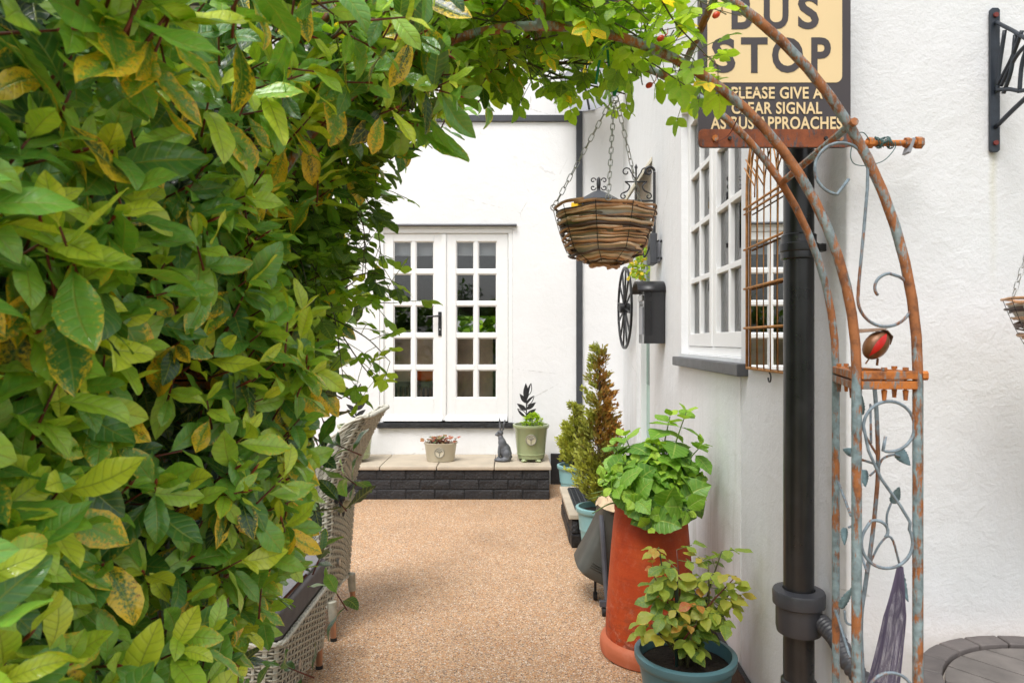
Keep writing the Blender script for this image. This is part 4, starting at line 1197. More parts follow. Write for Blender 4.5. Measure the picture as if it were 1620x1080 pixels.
# ------------------------------------------------------------------ letterbox with a curved lid, on the side wall
LZ0, LZ1, LH0, LH1, LD = 4.86, 5.13, 1.535, 1.93, .152
lb = empty('letterbox', SW(5.0, .08, LH0), 'glossy black wall letterbox with curved lid beside the wall lantern', 'letterbox')
w = MB(); swbox(w, LZ0, LZ1, .004, LD, LH0, LH1); w.build('body', simple('black_enamel', (.012, .012, .014), .18, var=.2, coat=.4), lb, bevel=.004)
w = MB()
def lid(u, v):
    a = math.pi * (1 - u)
    z = (LZ0 + LZ1) / 2 + math.cos(a) * (.16); h = LH1 - .025 + .085 * math.sin(a) ** .9 if 0 < u < 1 else LH1 - .025
    return SW(z, -.0 + .003 + v * (LD + .045), h)
w.grid(lid, 20, 1); o = w.build('lid', M['black_iron'], lb, smooth=True); so = o.modifiers.new('solid', 'SOLIDIFY'); so.thickness = .005
w = MB()
gp = [SW((LZ0 + LZ1) / 2 + math.cos(math.pi * k / 14) * .125, LD - .004, LH1 + .001 + .068 * math.sin(math.pi * k / 14)) for k in range(15)]
w.prism(gp, NS * .006); w.build('gable', M['black_iron'], lb)
w = MB(); swbox(w, LZ0 + .04, LZ1 - .04, LD + .001, LD + .012, 1.845, 1.885); w.build('flap', M['chain'], lb, bevel=.002)
w = MB(); swbox(w, LZ0 + .05, LZ1 - .05, LD + .001, LD + .006, 1.60, 1.80); w.build('front_plate', M['dish'], lb, bevel=.002)
w = MB(); w.tube([SW(5.0, LD + .004, 1.82), SW(5.0, LD + .014, 1.82)], .012, 12); w.build('lock', M['chain'], lb)

# ------------------------------------------------------------------ black wagon wheel hung on the wall
wc = Vector((1.112, 6.74, 1.88)); WR = .405
wh = empty('wagon_wheel', wc, 'black spoked cart wheel hung flat on the far side wall', 'wheel')
w = MB()
for (r, t) in ((WR, .5), (WR - .03, .5)): pass
vs = []; fs = []
n = 56
for i in range(n):
    a = 2 * math.pi * i / n
    for (r, x) in ((WR, -.011), (WR, .011), (WR - .026, .011), (WR - .026, -.011)):
        vs.append(wc + Vector((x, math.cos(a) * r, math.sin(a) * r)))
for i in range(n):
    i2 = (i + 1) % n
    for k in range(4):
        k2 = (k + 1) % 4; fs.append((i * 4 + k, i2 * 4 + k, i2 * 4 + k2, i * 4 + k2))
w.add(vs, fs); w.build('rim', M['black_iron'], wh, bevel=.003)
w = MB(); w.tube([wc + Vector((-.055, 0, 0)), wc + Vector((-.045, 0, 0)), wc + Vector((.045, 0, 0)), wc + Vector((.055, 0, 0))], [.03, .05, .05, .03], 20); w.build('hub', M['black_iron'], wh, bevel=.003)
for k in range(12):
    a = 2 * math.pi * (k + .35) / 12; d = Vector((0, math.cos(a), math.sin(a)))
    w = MB(); w.tube([wc + d * .045, wc + d * .15, wc + d * .28, wc + d * (WR - .03)], [.011, .009, .010, .008], 8); w.build('spoke', M['black_iron'], wh, smooth=True)

# ------------------------------------------------------------------ wrought iron bracket with a black lantern
lz = 5.2
wx = SW(lz, 0, 0).x
lan = empty('wall_lantern', (wx, lz, 2.62), 'black lantern hanging from a scrolled wrought iron bracket, partly behind the basket', 'lantern')
w = MB(); w.bar((wx - .025, lz, 2.33), (wx - .025, lz, 2.84), .011, 8); w.tube(spiral((wx - .025 - .04, lz, 2.845), .040, .010, 0, 7.5, 26, (1, 0, 0), (0, 0, 1)), [.011 - .0002 * k for k in range(27)], 8)
w.bar((wx - .025, lz, 2.62), (.66, lz, 2.62), .009, 8)
w.build('bracket', M['black_iron'], lan, smooth='auto')
w = MB(); ox = .945
for s in (-1, 1):
    w.tube(spiral((ox + s * .075, lz, 2.84), .036, .010, math.pi * (1 if s > 0 else 0), math.pi * (1 if s > 0 else 0) - s * 6.6, 22, (1, 0, 0), (0, 0, 1)), .005, 6)
    w.tube(catmull([(ox + s * .004, lz, 2.78), (ox + s * .02, lz, 2.81), (ox + s * .039, lz, 2.84)], 4), .005, 6)
    w.tube(spiral((ox + s * .095, lz, 2.655), .026, .008, math.pi / 2 if s > 0 else math.pi / 2, math.pi / 2 - s * 6.2, 20, (1, 0, 0), (0, 0, 1)), .005, 6)
    w.tube(catmull([(ox + s * .082, lz, 2.765), (ox + s * .05, lz, 2.735), (ox + s * .062, lz, 2.70), (ox + s * .095, lz, 2.681)], 5), .006, 6)
w.bar((ox - .085, lz, 2.765), (ox + .085, lz, 2.765), .006, 6); w.tube([(ox, lz, 2.63), (ox, lz, 2.86), (ox, lz, 2.875), (ox, lz, 2.90)], [.005, .007, .013, .002], 8)
w.build('scroll_ornament', M['black_iron'], lan, smooth=True)
lc_ = Vector((.66, lz, 2.62))
w = MB(); w.lathe(lc_, [(.17, -.02), (.172, -.008), (.10, .035), (.045, .066), (.015, .078), (.012, .10)], 8, rot=Matrix.Rotation(R(22.5), 3, 'Z')); w.build('roof', M['grey_paint'], lan)
w = MB()
for s in (-1, 1):
    w.tube(spiral((lc_.x + s * .042, lz, 2.775), .022, .007, math.pi if s > 0 else 0, (math.pi if s > 0 else 0) - s * 5.8, 18, (1, 0, 0), (0, 0, 1)), .0045, 6)
    w.tube(spiral((lc_.x + s * .042, lz, 2.720), .022, .007, math.pi if s > 0 else 0, (math.pi if s > 0 else 0) + s * 5.8, 18, (1, 0, 0), (0, 0, 1)), .0045, 6)
w.tube([(lc_.x, lz, 2.69), (lc_.x, lz, 2.75), (lc_.x, lz, 2.785), (lc_.x, lz, 2.80)], [.012, .017, .014, .006], 8)
w.build('finial', M['black_iron'], lan, smooth=True)
w = MB(); w.box(lc_.x - .205, lc_.x + .205, lz + .02, lz + .05, 2.565, 2.612); w.build('top_rail', M['yellow'], lan, bevel=.003)
w = MB()
for k in range(6):
    a = R(30 + 60 * k); d = Vector((math.cos(a), math.sin(a), 0))
    w.bar(lc_ + d * .15 + Vector((0, 0, -.02)), lc_ + d * .09 + Vector((0, 0, -.34)), .007, 6)
w.lathe(lc_ + Vector((0, 0, -.37)), [(.03, 0), (.095, .02), (.095, .035)], 6, cap1=True)
w.build('cage', M['black_iron'], lan)
w = MB(); w.lathe(lc_ + Vector((0, 0, -.33)), [(.085, 0), (.142, .30)], 6, cap0=False); w.build('lantern_glass', M['glass'], lan)
# sensor box below the bracket
sb = empty('sensor_box', SW(5.1, 0, 2.2), 'small grey sensor box with looped cable on the wall below the lantern bracket', 'sensor')
w = MB(); swbox(w, 5.06, 5.18, .002, .035, 2.14, 2.30); w.build('back_plate', M['dish'], sb, bevel=.003)
w = MB(); swbox(w, 5.0, 5.16, .036, .085, 2.12, 2.345); w.build('housing', M['grey_paint'], sb, bevel=.006)
w = MB()
for h in (2.16, 2.285): w.bar(SW(5.02, .006, h), SW(4.995, .006, h), .009, 8); w.bar(SW(5.02, .03, h), SW(4.98, .03, h), .007, 8)
w.build('screw', M['black_iron'], sb)
w = MB(); w.tube(catmull([SW(5.12, .085, 2.33), SW(5.1, .125, 2.25), SW(5.08, .12, 2.18), SW(5.06, .095, 2.22), SW(5.06, .06, 2.36), SW(5.1, .03, 2.48)], 6), .006, 6); w.build('cable', M['black_iron'], sb, smooth=True)
# leaf clump made up in place of a reflection in the door glass
fl = empty('flower_spray', SW(5.45, .07, 2.45), 'green and yellow leafy flower spray hanging on the wall behind the hanging basket', 'flowers')
fo = Foliage(); w = MB()
for i in range(240):
    p = SW(5.62 + random.uniform(-.10, .10), .085 + random.uniform(-.065, .065), 2.30 + random.uniform(-.22, .22))
    fo.leaf(LK['lime'], p, rand_dir() + Vector((0, 0, -.3)), Vector((-.3, -.6, .5)) + rand_dir() * .4, random.uniform(.03, .05), random.uniform(.3, 1), random.choice((0, 0, .9)))
w.tube([SW(5.62, .002, 2.50), SW(5.62, .08, 2.48), SW(5.62, .09, 2.12)], .004, 6); w.build('stem', M['stem_green'], fl)
fo.emit(fl, 'lime', limit=80)

# ------------------------------------------------------------------ satellite dish on the rear wall
dc = Vector((.83, 7.02, 4.20)); dn = Vector((-.35, -.85, .38)).normalized()
ds = empty('satellite_dish', (dc.x, YB, dc.z), 'grey satellite dish fixed high on the rear wall', 'satellite dish')
q = dn.to_track_quat('Z', 'Y').to_matrix()
w = MB(); w.lathe(dc, [(.004, -.06), (.15, -.05), (.28, -.02), (.355, .012), (.36, .016), (.355, .006), (.28, -.03), (.15, -.06), (.004, -.07)], 40, 1, 1, False, False, q); w.build('reflector', M['dish'], ds, smooth='auto')
w = MB(); low = dc + q @ Vector((0, -.33, 0)); 
if low.z > dc.z: low = dc + q @ Vector((0, .33, 0))
fp = dc + dn * .42 + Vector((0, 0, -.12))
w.tube([low, low + (fp - low) * .5 + Vector((0, 0, -.03)), fp], .012, 8); w.tube([fp + dn * .05, fp - dn * .08], .03, 12); w.build('receiver_arm', M['grey_paint'], ds, smooth='auto')
w = MB(); w.tube([dc - dn * .06, dc - dn * .12, (dc.x, YB - .10, dc.z - .05), (dc.x, YB - .012, dc.z - .05)], .02, 8); w.box(dc.x - .07, dc.x + .07, YB - .014, YB - .002, dc.z - .14, dc.z + .04); w.build('mount', M['grey_paint'], ds)

# ------------------------------------------------------------------ the rusty garden arch
AY, AF, ACX = 1.45, 1.75, .06
arch = empty('garden_arch', (ACX, 1.55, 0), 'rusty garden arch with flaking pale blue paint, scrolls and metal vine', 'garden arch')
SPH = 1.48
def arc(a, rise, y, n=36, t0=0.0, t1=math.pi):
    return [Vector((ACX + a * math.cos(t0 + (t1 - t0) * k / n), y, SPH + rise * math.sin(t0 + (t1 - t0) * k / n))) for k in range(n + 1)]
ARCS = {'ni': (.672, .74, AY, .0102), 'no': (.802, .92, AY, .0102), 'f': (.77, .83, AF, .0092)}
def arc_pt(k, th, dy=0):
    a, r, y, _ = ARCS[k]; return Vector((ACX + a * math.cos(th), y + dy, SPH + r * math.sin(th)))
for k, (a, r, y, rad) in ARCS.items():
    w = MB(); w.tube(arc(a, r, y), rad, 10); w.build('hoop', M['rust_arch'], arch, smooth='auto')
    for s in (1, -1):
        w = MB(); w.tube([(ACX + s * a, y, 0), (ACX + s * a, y, .7), (ACX + s * a, y, SPH + .002)], rad * 1.02, 10); w.build('post', M['rust_bluer'], arch, smooth='auto')
for th in (R(35), R(62), R(90), R(118), R(145)):
    for (k1, k2, e1, e2) in (('f', 'no', -.0, .012), ('f', 'ni', 0, 0)):
        if k2 == 'ni' and th != R(90): continue
        p, q_ = arc_pt(k1, th), arc_pt(k2, th)
        w = MB(); w.bar(p, q_ + (q_ - p).normalized() * .02, .0088, 8); w.build('crossbar', M['rust_arch'], arch, smooth='auto')
w = MB(); w.bar(arc_pt('ni', R(90)), arc_pt('no', R(90)), .012, 8); w.build('crossbar', M['rust_arch'], arch, smooth='auto')
def flat(mb, p, q_, wd, th):
    p, q_ = Vector(p), Vector(q_); d = (q_ - p).normalized(); n = d.cross(Vector((0, 0, 1))).normalized() * (wd / 2)
    mb.hexa([p - n, q_ - n, q_ + n, p + n, p - n + Vector((0, 0, th)), q_ - n + Vector((0, 0, th)), q_ + n + Vector((0, 0, th)), p + n + Vector((0, 0, th))])
for s in (1, -1):
    pts = {k: Vector((ACX + s * ARCS[k][0], ARCS[k][2], 0)) for k in ARCS}
    for hi, dz in ((1.470, .017), (1.449, .017)):
        for (k1, k2) in (('ni', 'no'), ('f', 'ni'), ('f', 'no')):
            w = MB(); a_, b_ = pts[k1] + Vector((0, 0, hi)), pts[k2] + Vector((0, 0, hi)); d_ = (b_ - a_).normalized() * .006
            flat(w, a_ + d_, b_ - d_, .022 if k1 == 'ni' else .020, dz); w.build('shelf_bar', M['rust'] if hi > 1.46 or k1 == 'ni' else M['rust_arch'], arch, bevel=.0015)
    for (k1, k2, t) in (('ni', 'no', .45), ('ni', 'no', .80), ('f', 'ni', .18), ('f', 'no', .15), ('f', 'no', .75), ('f', 'ni', .8)):
        c_ = pts[k1].lerp(pts[k2], t)
        w = MB(); w.tube([c_ + Vector((0, 0, 1.425)), c_ + Vector((0, 0, 1.447)), c_ + Vector((0, 0, 1.4475)), c_ + Vector((0, 0, 1.488)), c_ + Vector((0, 0, 1.4885)), c_ + Vector((0, 0, 1.495))], [.0042, .0062, .003, .003, .0062, .0062], 8); w.build('bolt', M['rust'], arch)
    c_ = pts['no']; w = MB(); w.tube([c_ + Vector((.006 * s, -.005, 1.478)), c_ + Vector((.016 * s, -.008, 1.478))], .010, 6); w.build('bolt', M['rust'], arch)
    # two S scrolls in the front panel and one above, in the plane of the near posts
    def PF(px, py, y=AY): 
        p = P(px, py, y)
        if s < 0: p.x = 2 * ACX - p.x
        return p
    k_ = AY / FPX
    def scr(cx, cy, r, a0, a1, r1=None, n=30):
        return [PF(cx + (r + ((r1 if r1 is not None else r) - r) * i / n) * math.cos(a0 + (a1 - a0) * i / n), cy - (r + ((r1 if r1 is not None else r) - r) * i / n) * math.sin(a0 + (a1 - a0) * i / n)) for i in range(n + 1)]
    up = scr(1330, 268, 20, R(310), R(265), 40, 6)[:1] + scr(1330, 268, 40, R(262), R(0), 43, 30) + [PF(1372, 300), PF(1366, 370), PF(1358, 455)] + scr(1402, 473, 45, R(170), R(360 + 60), 41, 30) + scr(1402, 462, 30, R(80), R(200), 14, 10)
    w = MB(); w.tube(up, .0034, 8); w.build('scroll', M['rust_wire'], arch, smooth=True)
    lo = scr(1409, 690, 8, R(180), R(225), 20, 4)[:1] + scr(1407, 675, 39, R(255), R(360 + 178), 41, 36) + [PF(1374, 713), PF(1394, 757), PF(1424, 799), PF(1440, 826)] + scr(1403, 858, 41, R(30), R(-215), 40, 32) + scr(1391, 846, 26, R(120), R(-20), 10, 8)
    w = MB(); w.tube(lo, .0034, 8); w.build('scroll', M['rust_wire'], arch, smooth=True)
    b3 = scr(1407, 1100, 40, R(-20), R(300), 30, 30)
    w = MB(); w.tube(b3, .0034, 8); w.build('scroll', M['rust_wire'], arch, smooth=True)
    vy = 1.56
    vine = catmull([PF(1383, 606, vy), PF(1387, 660, vy), PF(1389, 742, vy), PF(1384, 810, vy), PF(1377, 871, vy), PF(1369, 925, vy), PF(1362, 985, vy), PF(1366, 1090, vy), PF(1376, 1300, vy)], 6)
    w = MB(); w.tube(vine, .0048, 8); vn = w.build('vine', M['rust_wire'], arch, smooth=True)
    def mleaf(stem, c, ang, L, wd):
        w = MB(); w.tube(catmull([PF(x, y, vy) for x, y in stem], 5), .0028, 6); w.build('leaf_stalk', M['rust_wire'], arch, smooth=True)
        d = Vector((math.sin(ang) * s, -.25, math.cos(ang))).normalized(); p0 = PF(c[0], c[1], vy) - d * L * .5
        n_ = d.cross(Vector((.2, -1, .1))).normalized(); up_ = n_.cross(d)
        w = MB()
        def lfn(u, v):
            q = 2 * u - 1; ww = wd * .5 * math.sin(math.pi * min(1, (v * .96 + .04)) ** .62) ** .8 + .0004
            return p0 + d * (L * v) + n_ * (q * ww) + up_ * (-abs(q) * ww * .35 + .0016 * math.cos((v - abs(q) * .2) * 40) * abs(q))
        w.grid(lfn, 6, 14); o = w.build('metal_leaf', M['metal_leaf'], arch, smooth=True); so = o.modifiers.new('solid', 'SOLIDIFY'); so.thickness = .0012
    mleaf([(1389, 742), (1396, 726), (1412, 719), (1424, 722)], (1431, 723), R(150), .042, .032)
    mleaf([(1389, 740), (1384, 745), (1376, 752)], (1369, 756), R(185), .038, .024)
    mleaf([(1404, 840), (1403, 815), (1410, 795)], (1419, 783), R(5), .042, .026)
    mleaf([(1388, 720), (1370, 690), (1362, 668)], (1363, 640), R(-10), .05, .02)
    mleaf([(1362, 840), (1350, 832), (1342, 834)], (1337, 848), R(190), .038, .018)
    mleaf([(1372, 900), (1392, 860), (1410, 850), (1424, 895)], (1430, 925), R(172), .072, .022)
    mleaf([(1363, 990), (1340, 985), (1336, 965)], (1340, 945), R(20), .06, .02)
    mleaf([(1389, 735), (1350, 722), (1346, 716)], (1343, 714), R(-70), .034, .018)
    for A_ in ([(1326, 762), (1346, 815)], [(1322, 965), (1345, 1040)], [(1360, 870), (1372, 905)], [(1377, 640), (1378, 700)]):
        w = MB(); w.bar(PF(*A_[0], 1.65), PF(*A_[1], 1.5), .003, 6); w.build('tie_rod', M['rust_wire'], arch, smooth=True)

# metal bird on the right hand shelf
bc = P(1386, 546, 1.55)
bd = empty('metal_bird', bc + Vector((0, 0, -.034)), 'small rusty metal robin with red breast perched on the arch shelf', 'bird ornament')
w = MB(); rot = Matrix.Rotation(R(-38), 3, 'Y')
w.ball(bc, .026, .022, .036, 16, 12, Matrix.Rotation(R(38), 3, 'Y')); w.build('body', M['bird'], bd, smooth=True)
w = MB(); rt = Matrix.Rotation(R(38), 3, 'Y')
def br(u, v):
    a = R(-90) + (u - .5) * .62 * math.sin(math.pi * v) - .15; t = (v - .5) * 2.2
    return bc + rt @ Vector((.0268 * math.cos(t) * math.sin(a + R(90)) , -.0228 * math.cos(t) * math.cos(a + R(90)), .037 * math.sin(t)))
w.grid(br, 8, 12); w.build('breast', M['bird_red'], bd, smooth=True)
def sheet(pts, name, mat):
    w = MB(); n_ = len(pts); w.add(pts, [tuple(range(n_))]); o = w.build(name, mat, bd); so = o.modifiers.new('s', 'SOLIDIFY'); so.thickness = .0014
sheet([bc + Vector(v) for v in ((-.055, .01, .036), (-.036, .004, .028), (-.008, -.016, .031), (.018, -.014, .036), (.012, .004, .038), (-.02, .012, .036), (-.045, .022, .036))], 'wing', M['bird_wing'])
sheet([bc + Vector(v) for v in ((.018, -.016, .034), (.034, -.010, .020), (.036, .004, .002), (.028, .012, -.004), (.026, .008, .02), (.014, .008, .036))], 'wing', M['bird_wing'])
w = MB(); w.tube([bc + Vector((-.014, 0, -.028)), bc + Vector((-.024, 0, -.042))], .0018, 6); w.tube([bc + Vector((.004, 0, -.03)), bc + Vector((.002, 0, -.046))], .003, 6); w.build('leg', M['bird'], bd)

# purple net hanging inside the arch
nt_top = P(1424, 896, 1.55)
w = MB()
def netf(u, v):  # gathered at the top, spreading in folds
    a = 2 * math.pi * u
    r = .006 + .015 * min(1, v * 2.6) + .010 * v * v
    fold = 1 + .16 * math.sin(a * 4 + v * 3) * min(1, v * 2) + .05 * math.sin(a * 9)
    return nt_top + Vector((math.cos(a) * r * fold * 1.0 - .018 * v - .03 * v * v, math.sin(a) * r * fold * .8, -.31 * v ** 1.05))
w.grid(netf, 64, 120)
o = w.build('garden_net', M['net'], base=nt_top); wf = o.modifiers.new('wire', 'WIREFRAME'); wf.thickness = .0013; wf.use_replace = True; wf.use_even_offset = False
tag(o, 'purple grey mesh net hanging from the metal vine of the arch', 'net')

# ------------------------------------------------------------------ bus stop sign on a rusty rod
SYY = 1.85
K = SYY / FPX
sg = empty('bus_stop_sign', P(1226, 230, SYY), 'old brown and cream bus stop sign behind the garden arch', 'sign')
def rrect(x0, x1, z0, z1, r, y, n=6):
    out = []
    for (cx, cz, a0) in ((x1 - r, z0 + r, -90), (x1 - r, z1 - r, 0), (x0 + r, z1 - r, 90), (x0 + r, z0 + r, 180)):
        for k in range(n + 1):
            a = R(a0 + 90 * k / n); out.append(Vector((cx + r * math.cos(a), y, cz + r * math.sin(a))))
    return out
sx0, sx1 = P(1105, 0, SYY).x, P(1346, 0, SYY).x
sz0, sz1 = P(0, 233, SYY).z, P(0, -112, SYY).z
w = MB(); w.prism(rrect(sx0, sx1, sz0, sz1, .016, SYY), (0, .012, 0)); w.build('panel', M['sign_brown'], sg, bevel=.001)
w = MB(); w.prism(rrect(P(1119, 0, SYY).x, P(1332, 0, SYY).x, P(0, 131, SYY).z, P(0, -98, SYY).z, .018, SYY - .0012), (0, .001, 0)); w.build('cream_field', M['sign_cream'], sg)
w = MB(); w.prism(rrect(sx0 - .001, sx1 + .001, sz0 - .001, P(0, 205, SYY).z, .014, SYY - .004), (0, .0035, 0)); w.build('base_strip', mat_rustpaint('sign_strip_rust', paint=(.05, .05, .055), rust1=(.20, .055, .02), rust2=(.08, .03, .02), amount=.55), sg, bevel=.001)
for px, m_ in ((1131, 'rust'), (1154, 'black_iron'), (1306, 'black_iron'), (1329, 'rust')):
    w = MB(); c_ = P(px, 219, SYY - .004); w.tube([c_, c_ + Vector((0, -.005, 0))], .0085 if m_ == 'rust' else .005, 8); w.build('bolt', M[m_], sg)
def lettering(txt, x0, x1, y0, y1, mat, bold, name='lettering'):
    """flat raised print fitted to the given box"""
    cu = bpy.data.curves.new(name, 'FONT'); cu.body = txt; cu.size = 1.0; cu.offset = bold; cu.resolution_u = 4; cu.extrude = .004; cu.space_character = 1.06
    to = bpy.data.objects.new(name, cu); col.objects.link(to)
    dg = bpy.context.evaluated_depsgraph_get(); dg.update()
    me = bpy.data.meshes.new_from_object(to.evaluated_get(dg), depsgraph=dg)
    bpy.data.objects.remove(to); bpy.data.curves.remove(cu)
    n_ = len(me.vertices); co = np.zeros(n_ * 3, dtype=np.float32); me.vertices.foreach_get('co', co); co = co.reshape(-1, 3)
    mn, mx = co.min(0), co.max(0)
    X0, X1, Z0, Z1 = P(x0, 0, SYY).x, P(x1, 0, SYY).x, P(0, y1, SYY).z, P(0, y0, SYY).z
    out = np.empty_like(co); b_ = sg.location
    out[:, 0] = X0 + (co[:, 0] - mn[0]) / (mx[0] - mn[0]) * (X1 - X0) - b_.x
    out[:, 2] = Z0 + (co[:, 1] - mn[1]) / (mx[1] - mn[1]) * (Z1 - Z0) - b_.z
    out[:, 1] = SYY - .0018 - co[:, 2] * .12 - b_.y
    me.vertices.foreach_set('co', out.ravel()); me.materials.clear(); me.materials.append(mat); me.update()
    o = bpy.data.objects.new(name, me); o.parent = sg; col.objects.link(o)
    return o
for ch_, a, b in (('B', 1157, 1190), ('U', 1208, 1247), ('S', 1262, 1295)): lettering(ch_, a, b, -8, 47, M['sign_brown'], .028)
for ch_, a, b in (('S', 1126, 1163), ('T', 1172, 1214), ('O', 1221, 1270), ('P', 1283, 1314)): lettering(ch_, a, b, 60, 116, M['sign_brown'], .028)
for tx, a, b, y0, y1 in (('PLEASE GIVE A', 1157, 1301, 138, 157), ('CLEAR SIGNAL', 1157, 1300, 162, 181), ('AS BUS APPROACHES', 1124, 1332, 185, 205)): lettering(tx, a, b, y0, y1, M['sign_cream'], .022)
w = MB(); w.bar((sx1 - .22, SYY + .022, sz0 + .012), P(1452, 226, SYY + .022), .0085, 10); w.build('rod', M['rust'], sg, smooth='auto')
for px, r_, l_ in ((1372, .016, .010), (1431, .015, .010), (1448, .017, .013)):
    w = MB(); c_ = P(px, 226, SYY + .022); w.tube([c_, c_ + Vector((l_ * 1.4, 0, 0))], r_, 6); w.build('nut', M['rust'], sg, bevel=.0015)
w = MB(); c_ = P(1438, 232, SYY + .022); w.cbox(c_, .008, .03, .042, Matrix.Rotation(R(20), 3, 'Y')); w.build('clamp', M['dish'], sg, bevel=.001)
w = MB()
coil = []
for k in range(160):
    t = k / 160; a = t * 2 * math.pi * 11
    c_ = P(1384 + 26 * t, 226, SYY + .022); rr2 = .012 + .004 * math.sin(k * .37)
    coil.append(c_ + Vector((.004 * math.sin(k * .9), math.cos(a) * rr2, math.sin(a) * rr2)))
w.tube(coil, .0014, 5); w.tube(catmull([P(1350, 216, SYY), P(1346, 250, SYY), P(1360, 262, SYY), P(1395, 256, SYY), P(1415, 236, SYY), P(1416, 224, SYY)], 6), .0013, 5)
w.tube(catmull([P(1352, 212, SYY), P(1366, 210, SYY), P(1376, 222, SYY)], 5), .0013, 5)
w.build('binding_wire', simple('green_binding_wire', (.03, .09, .085), .5), sg, smooth=True)
w = MB(); w.box(.86, .90, SYY + .013, 2.06, sz0 + .10, sz0 + .13); w.build('mounting_bracket', M['black_iron'], sg)

# ------------------------------------------------------------------ chains and hanging baskets
def link_mesh(L, r):
    mb = MB(); n = 12; pts = []
    for k in range(n + 1):
        a = 2 * math.pi * k / n
        pts.append(Vector((math.cos(a) * L * .26, 0, math.sin(a) * L * .26 + (L * .30 if math.sin(a) > 0 else -L * .30))))
    mb.tube(pts, r, 5, False)
    return mb.mesh('link', M['chain'], smooth=True)
LINK = link_mesh(.0185, .0012)
def chain(parent, a, b):
    a, b = Vector(a), Vector(b); d = b - a; n = max(2, int(d.length / .0175))
    base = wloc(parent)
    q = d.to_track_quat('Z', 'Y')
    t = bpy.data.objects.new('chain', None); t.empty_display_size = .05; t.parent = parent; t.location = a - base; col.objects.link(t)
    for k in range(n):
        p = a + d * ((k + .5) / n)
        rot = q @ Quaternion((0, 0, 1), R(90) * (k % 2) + random.uniform(-.5, .5))
        o = inst('link', LINK, t, p - a); o.rotation_mode = 'QUATERNION'; o.rotation_quaternion = rot
def willow_basket(c, rt, rb, H, strands, label, mats, seed, group=None):
    c = Vector(c); rr = random.Random(seed)
    t = empty('hanging_basket', c, label, 'hanging basket', group)
    w = MB()
    pr = [(.004, -H + .014), (rb * .8, -H + .016), (rb * 1.0, -H + .03)] + [(rb + (rt - rb) * (k / 6) ** .75 - .012, -H + .03 + (H - .045) * k / 6) for k in range(1, 7)]
    w.lathe(c, pr, 32, cap0=False); w.build('liner', M['liner'], t, smooth=True)
    for s in range(strands):
        f = s / (strands - 1)
        z0 = -H + (H) * f + rr.uniform(-.003, .003); r0 = rb * .96 + (rt - rb) * max(0, (f - .02)) ** .60
        if f < .20: r0 = rb * (.50 + f * 3.1)
        ph = rr.uniform(0, 6.28); ti = rr.uniform(-.005, .005); a_ = rr.uniform(.001, .004)
        thick = rr.uniform(.0028, .0046) if s % 3 != 1 else rr.uniform(.0018, .0026)
        n = 46; pts = []; rs = []
        for k in range(n + 1):
            an = ph + 2 * math.pi * k / n * 1.03
            rad = r0 + a_ * math.sin(3 * an + ph) + .0012 * math.sin(7 * an + ph * 3)
            pts.append(c + Vector((math.cos(an) * rad, math.sin(an) * rad, z0 + ti * math.cos(an + ph) + .0022 * math.sin(3 * an + ph * 2) + .0012 * math.sin(9 * an) + .006 * (k / n - .5))))
            rs.append(thick * (1 + .18 * math.sin(2.3 * an + ph)))
        w = MB(); w.tube(pts, rs, 6); w.build('strand', M[mats[s % len(mats)]], t, smooth=True)
    for k in range(9):
        an = 2 * math.pi * (k + .3) / 9
        d = Vector((math.cos(an), math.sin(an), 0))
        w = MB(); w.tube([c + d * ((rb * .96 + (rt - rb) * max(0, ff - .02) ** .60 if ff >= .2 else rb * (.5 + ff * 3.1)) + .005) + Vector((0, 0, -H + H * ff)) for ff in (1.0, .8, .6, .4, .25, .12, .05)], .0009, 4); w.build('wire_tie', M['black_iron'], t)
    return t
bc_ = P(958, 332, 1.70)
hb1 = willow_basket(bc_, .128, .070, .140, 24, 'brown willow hanging basket on three chains below the arch', ['willow', 'willow_dark', 'willow', 'willow_pale', 'willow', 'willow_dark', 'willow_pale'], 5)
apex = P(972, 160, 1.68)
ring_z = bc_.z
for an in (math.pi * 1.02, R(-95), R(35)):
    e = bc_ + Vector((math.cos(an) * .130, math.sin(an) * .130, .004))
    chain(hb1, apex + Vector((.008 * math.cos(an), 0, 0)), e)
    w = MB(); w.ring(e, .007, .0014, 'y', 14, 5); w.build('hook', M['chain'], hb1, smooth=True)
w = MB(); w.ring(apex + Vector((0, 0, .004)), .010, .0016, 'y', 16, 5); w.build('top_ring', M['chain'], hb1, smooth=True)
w = MB()
hp1 = Vector((P(958, 0, 1.62).x, 1.60, 2.245))
w.tube(catmull([apex + Vector((0, 0, .012)), apex + Vector((-.012, -.01, .055)), hp1 + Vector((.0, -.012, -.012)), hp1 + Vector((.006, .01, .022))], 8), .0032, 6)
w.tube(catmull([hp1 + Vector((.0, -.01, .02)), hp1 + Vector((-.02, -.02, -.05)), hp1 + Vector((-.028, -.02, -.10))], 6), .0030, 6)
w.tube(catmull([apex + Vector((0, 0, .012)), apex + Vector((.012, -.005, .05)), P(1000, 120, 1.66) + Vector((-.02, 0, .02)), hp1 + Vector((.006, .01, .022))], 8), .0030, 6)
tag(w.build('twine', M['string'], base=apex, smooth=True), 'bright green twine tying the willow basket to the arch', 'twine')
w = MB(); w.bar(arc_pt('f', R(83)), arc_pt('ni', R(83)), .006, 8); w.build('tie_bar', M['rust_arch'], arch)

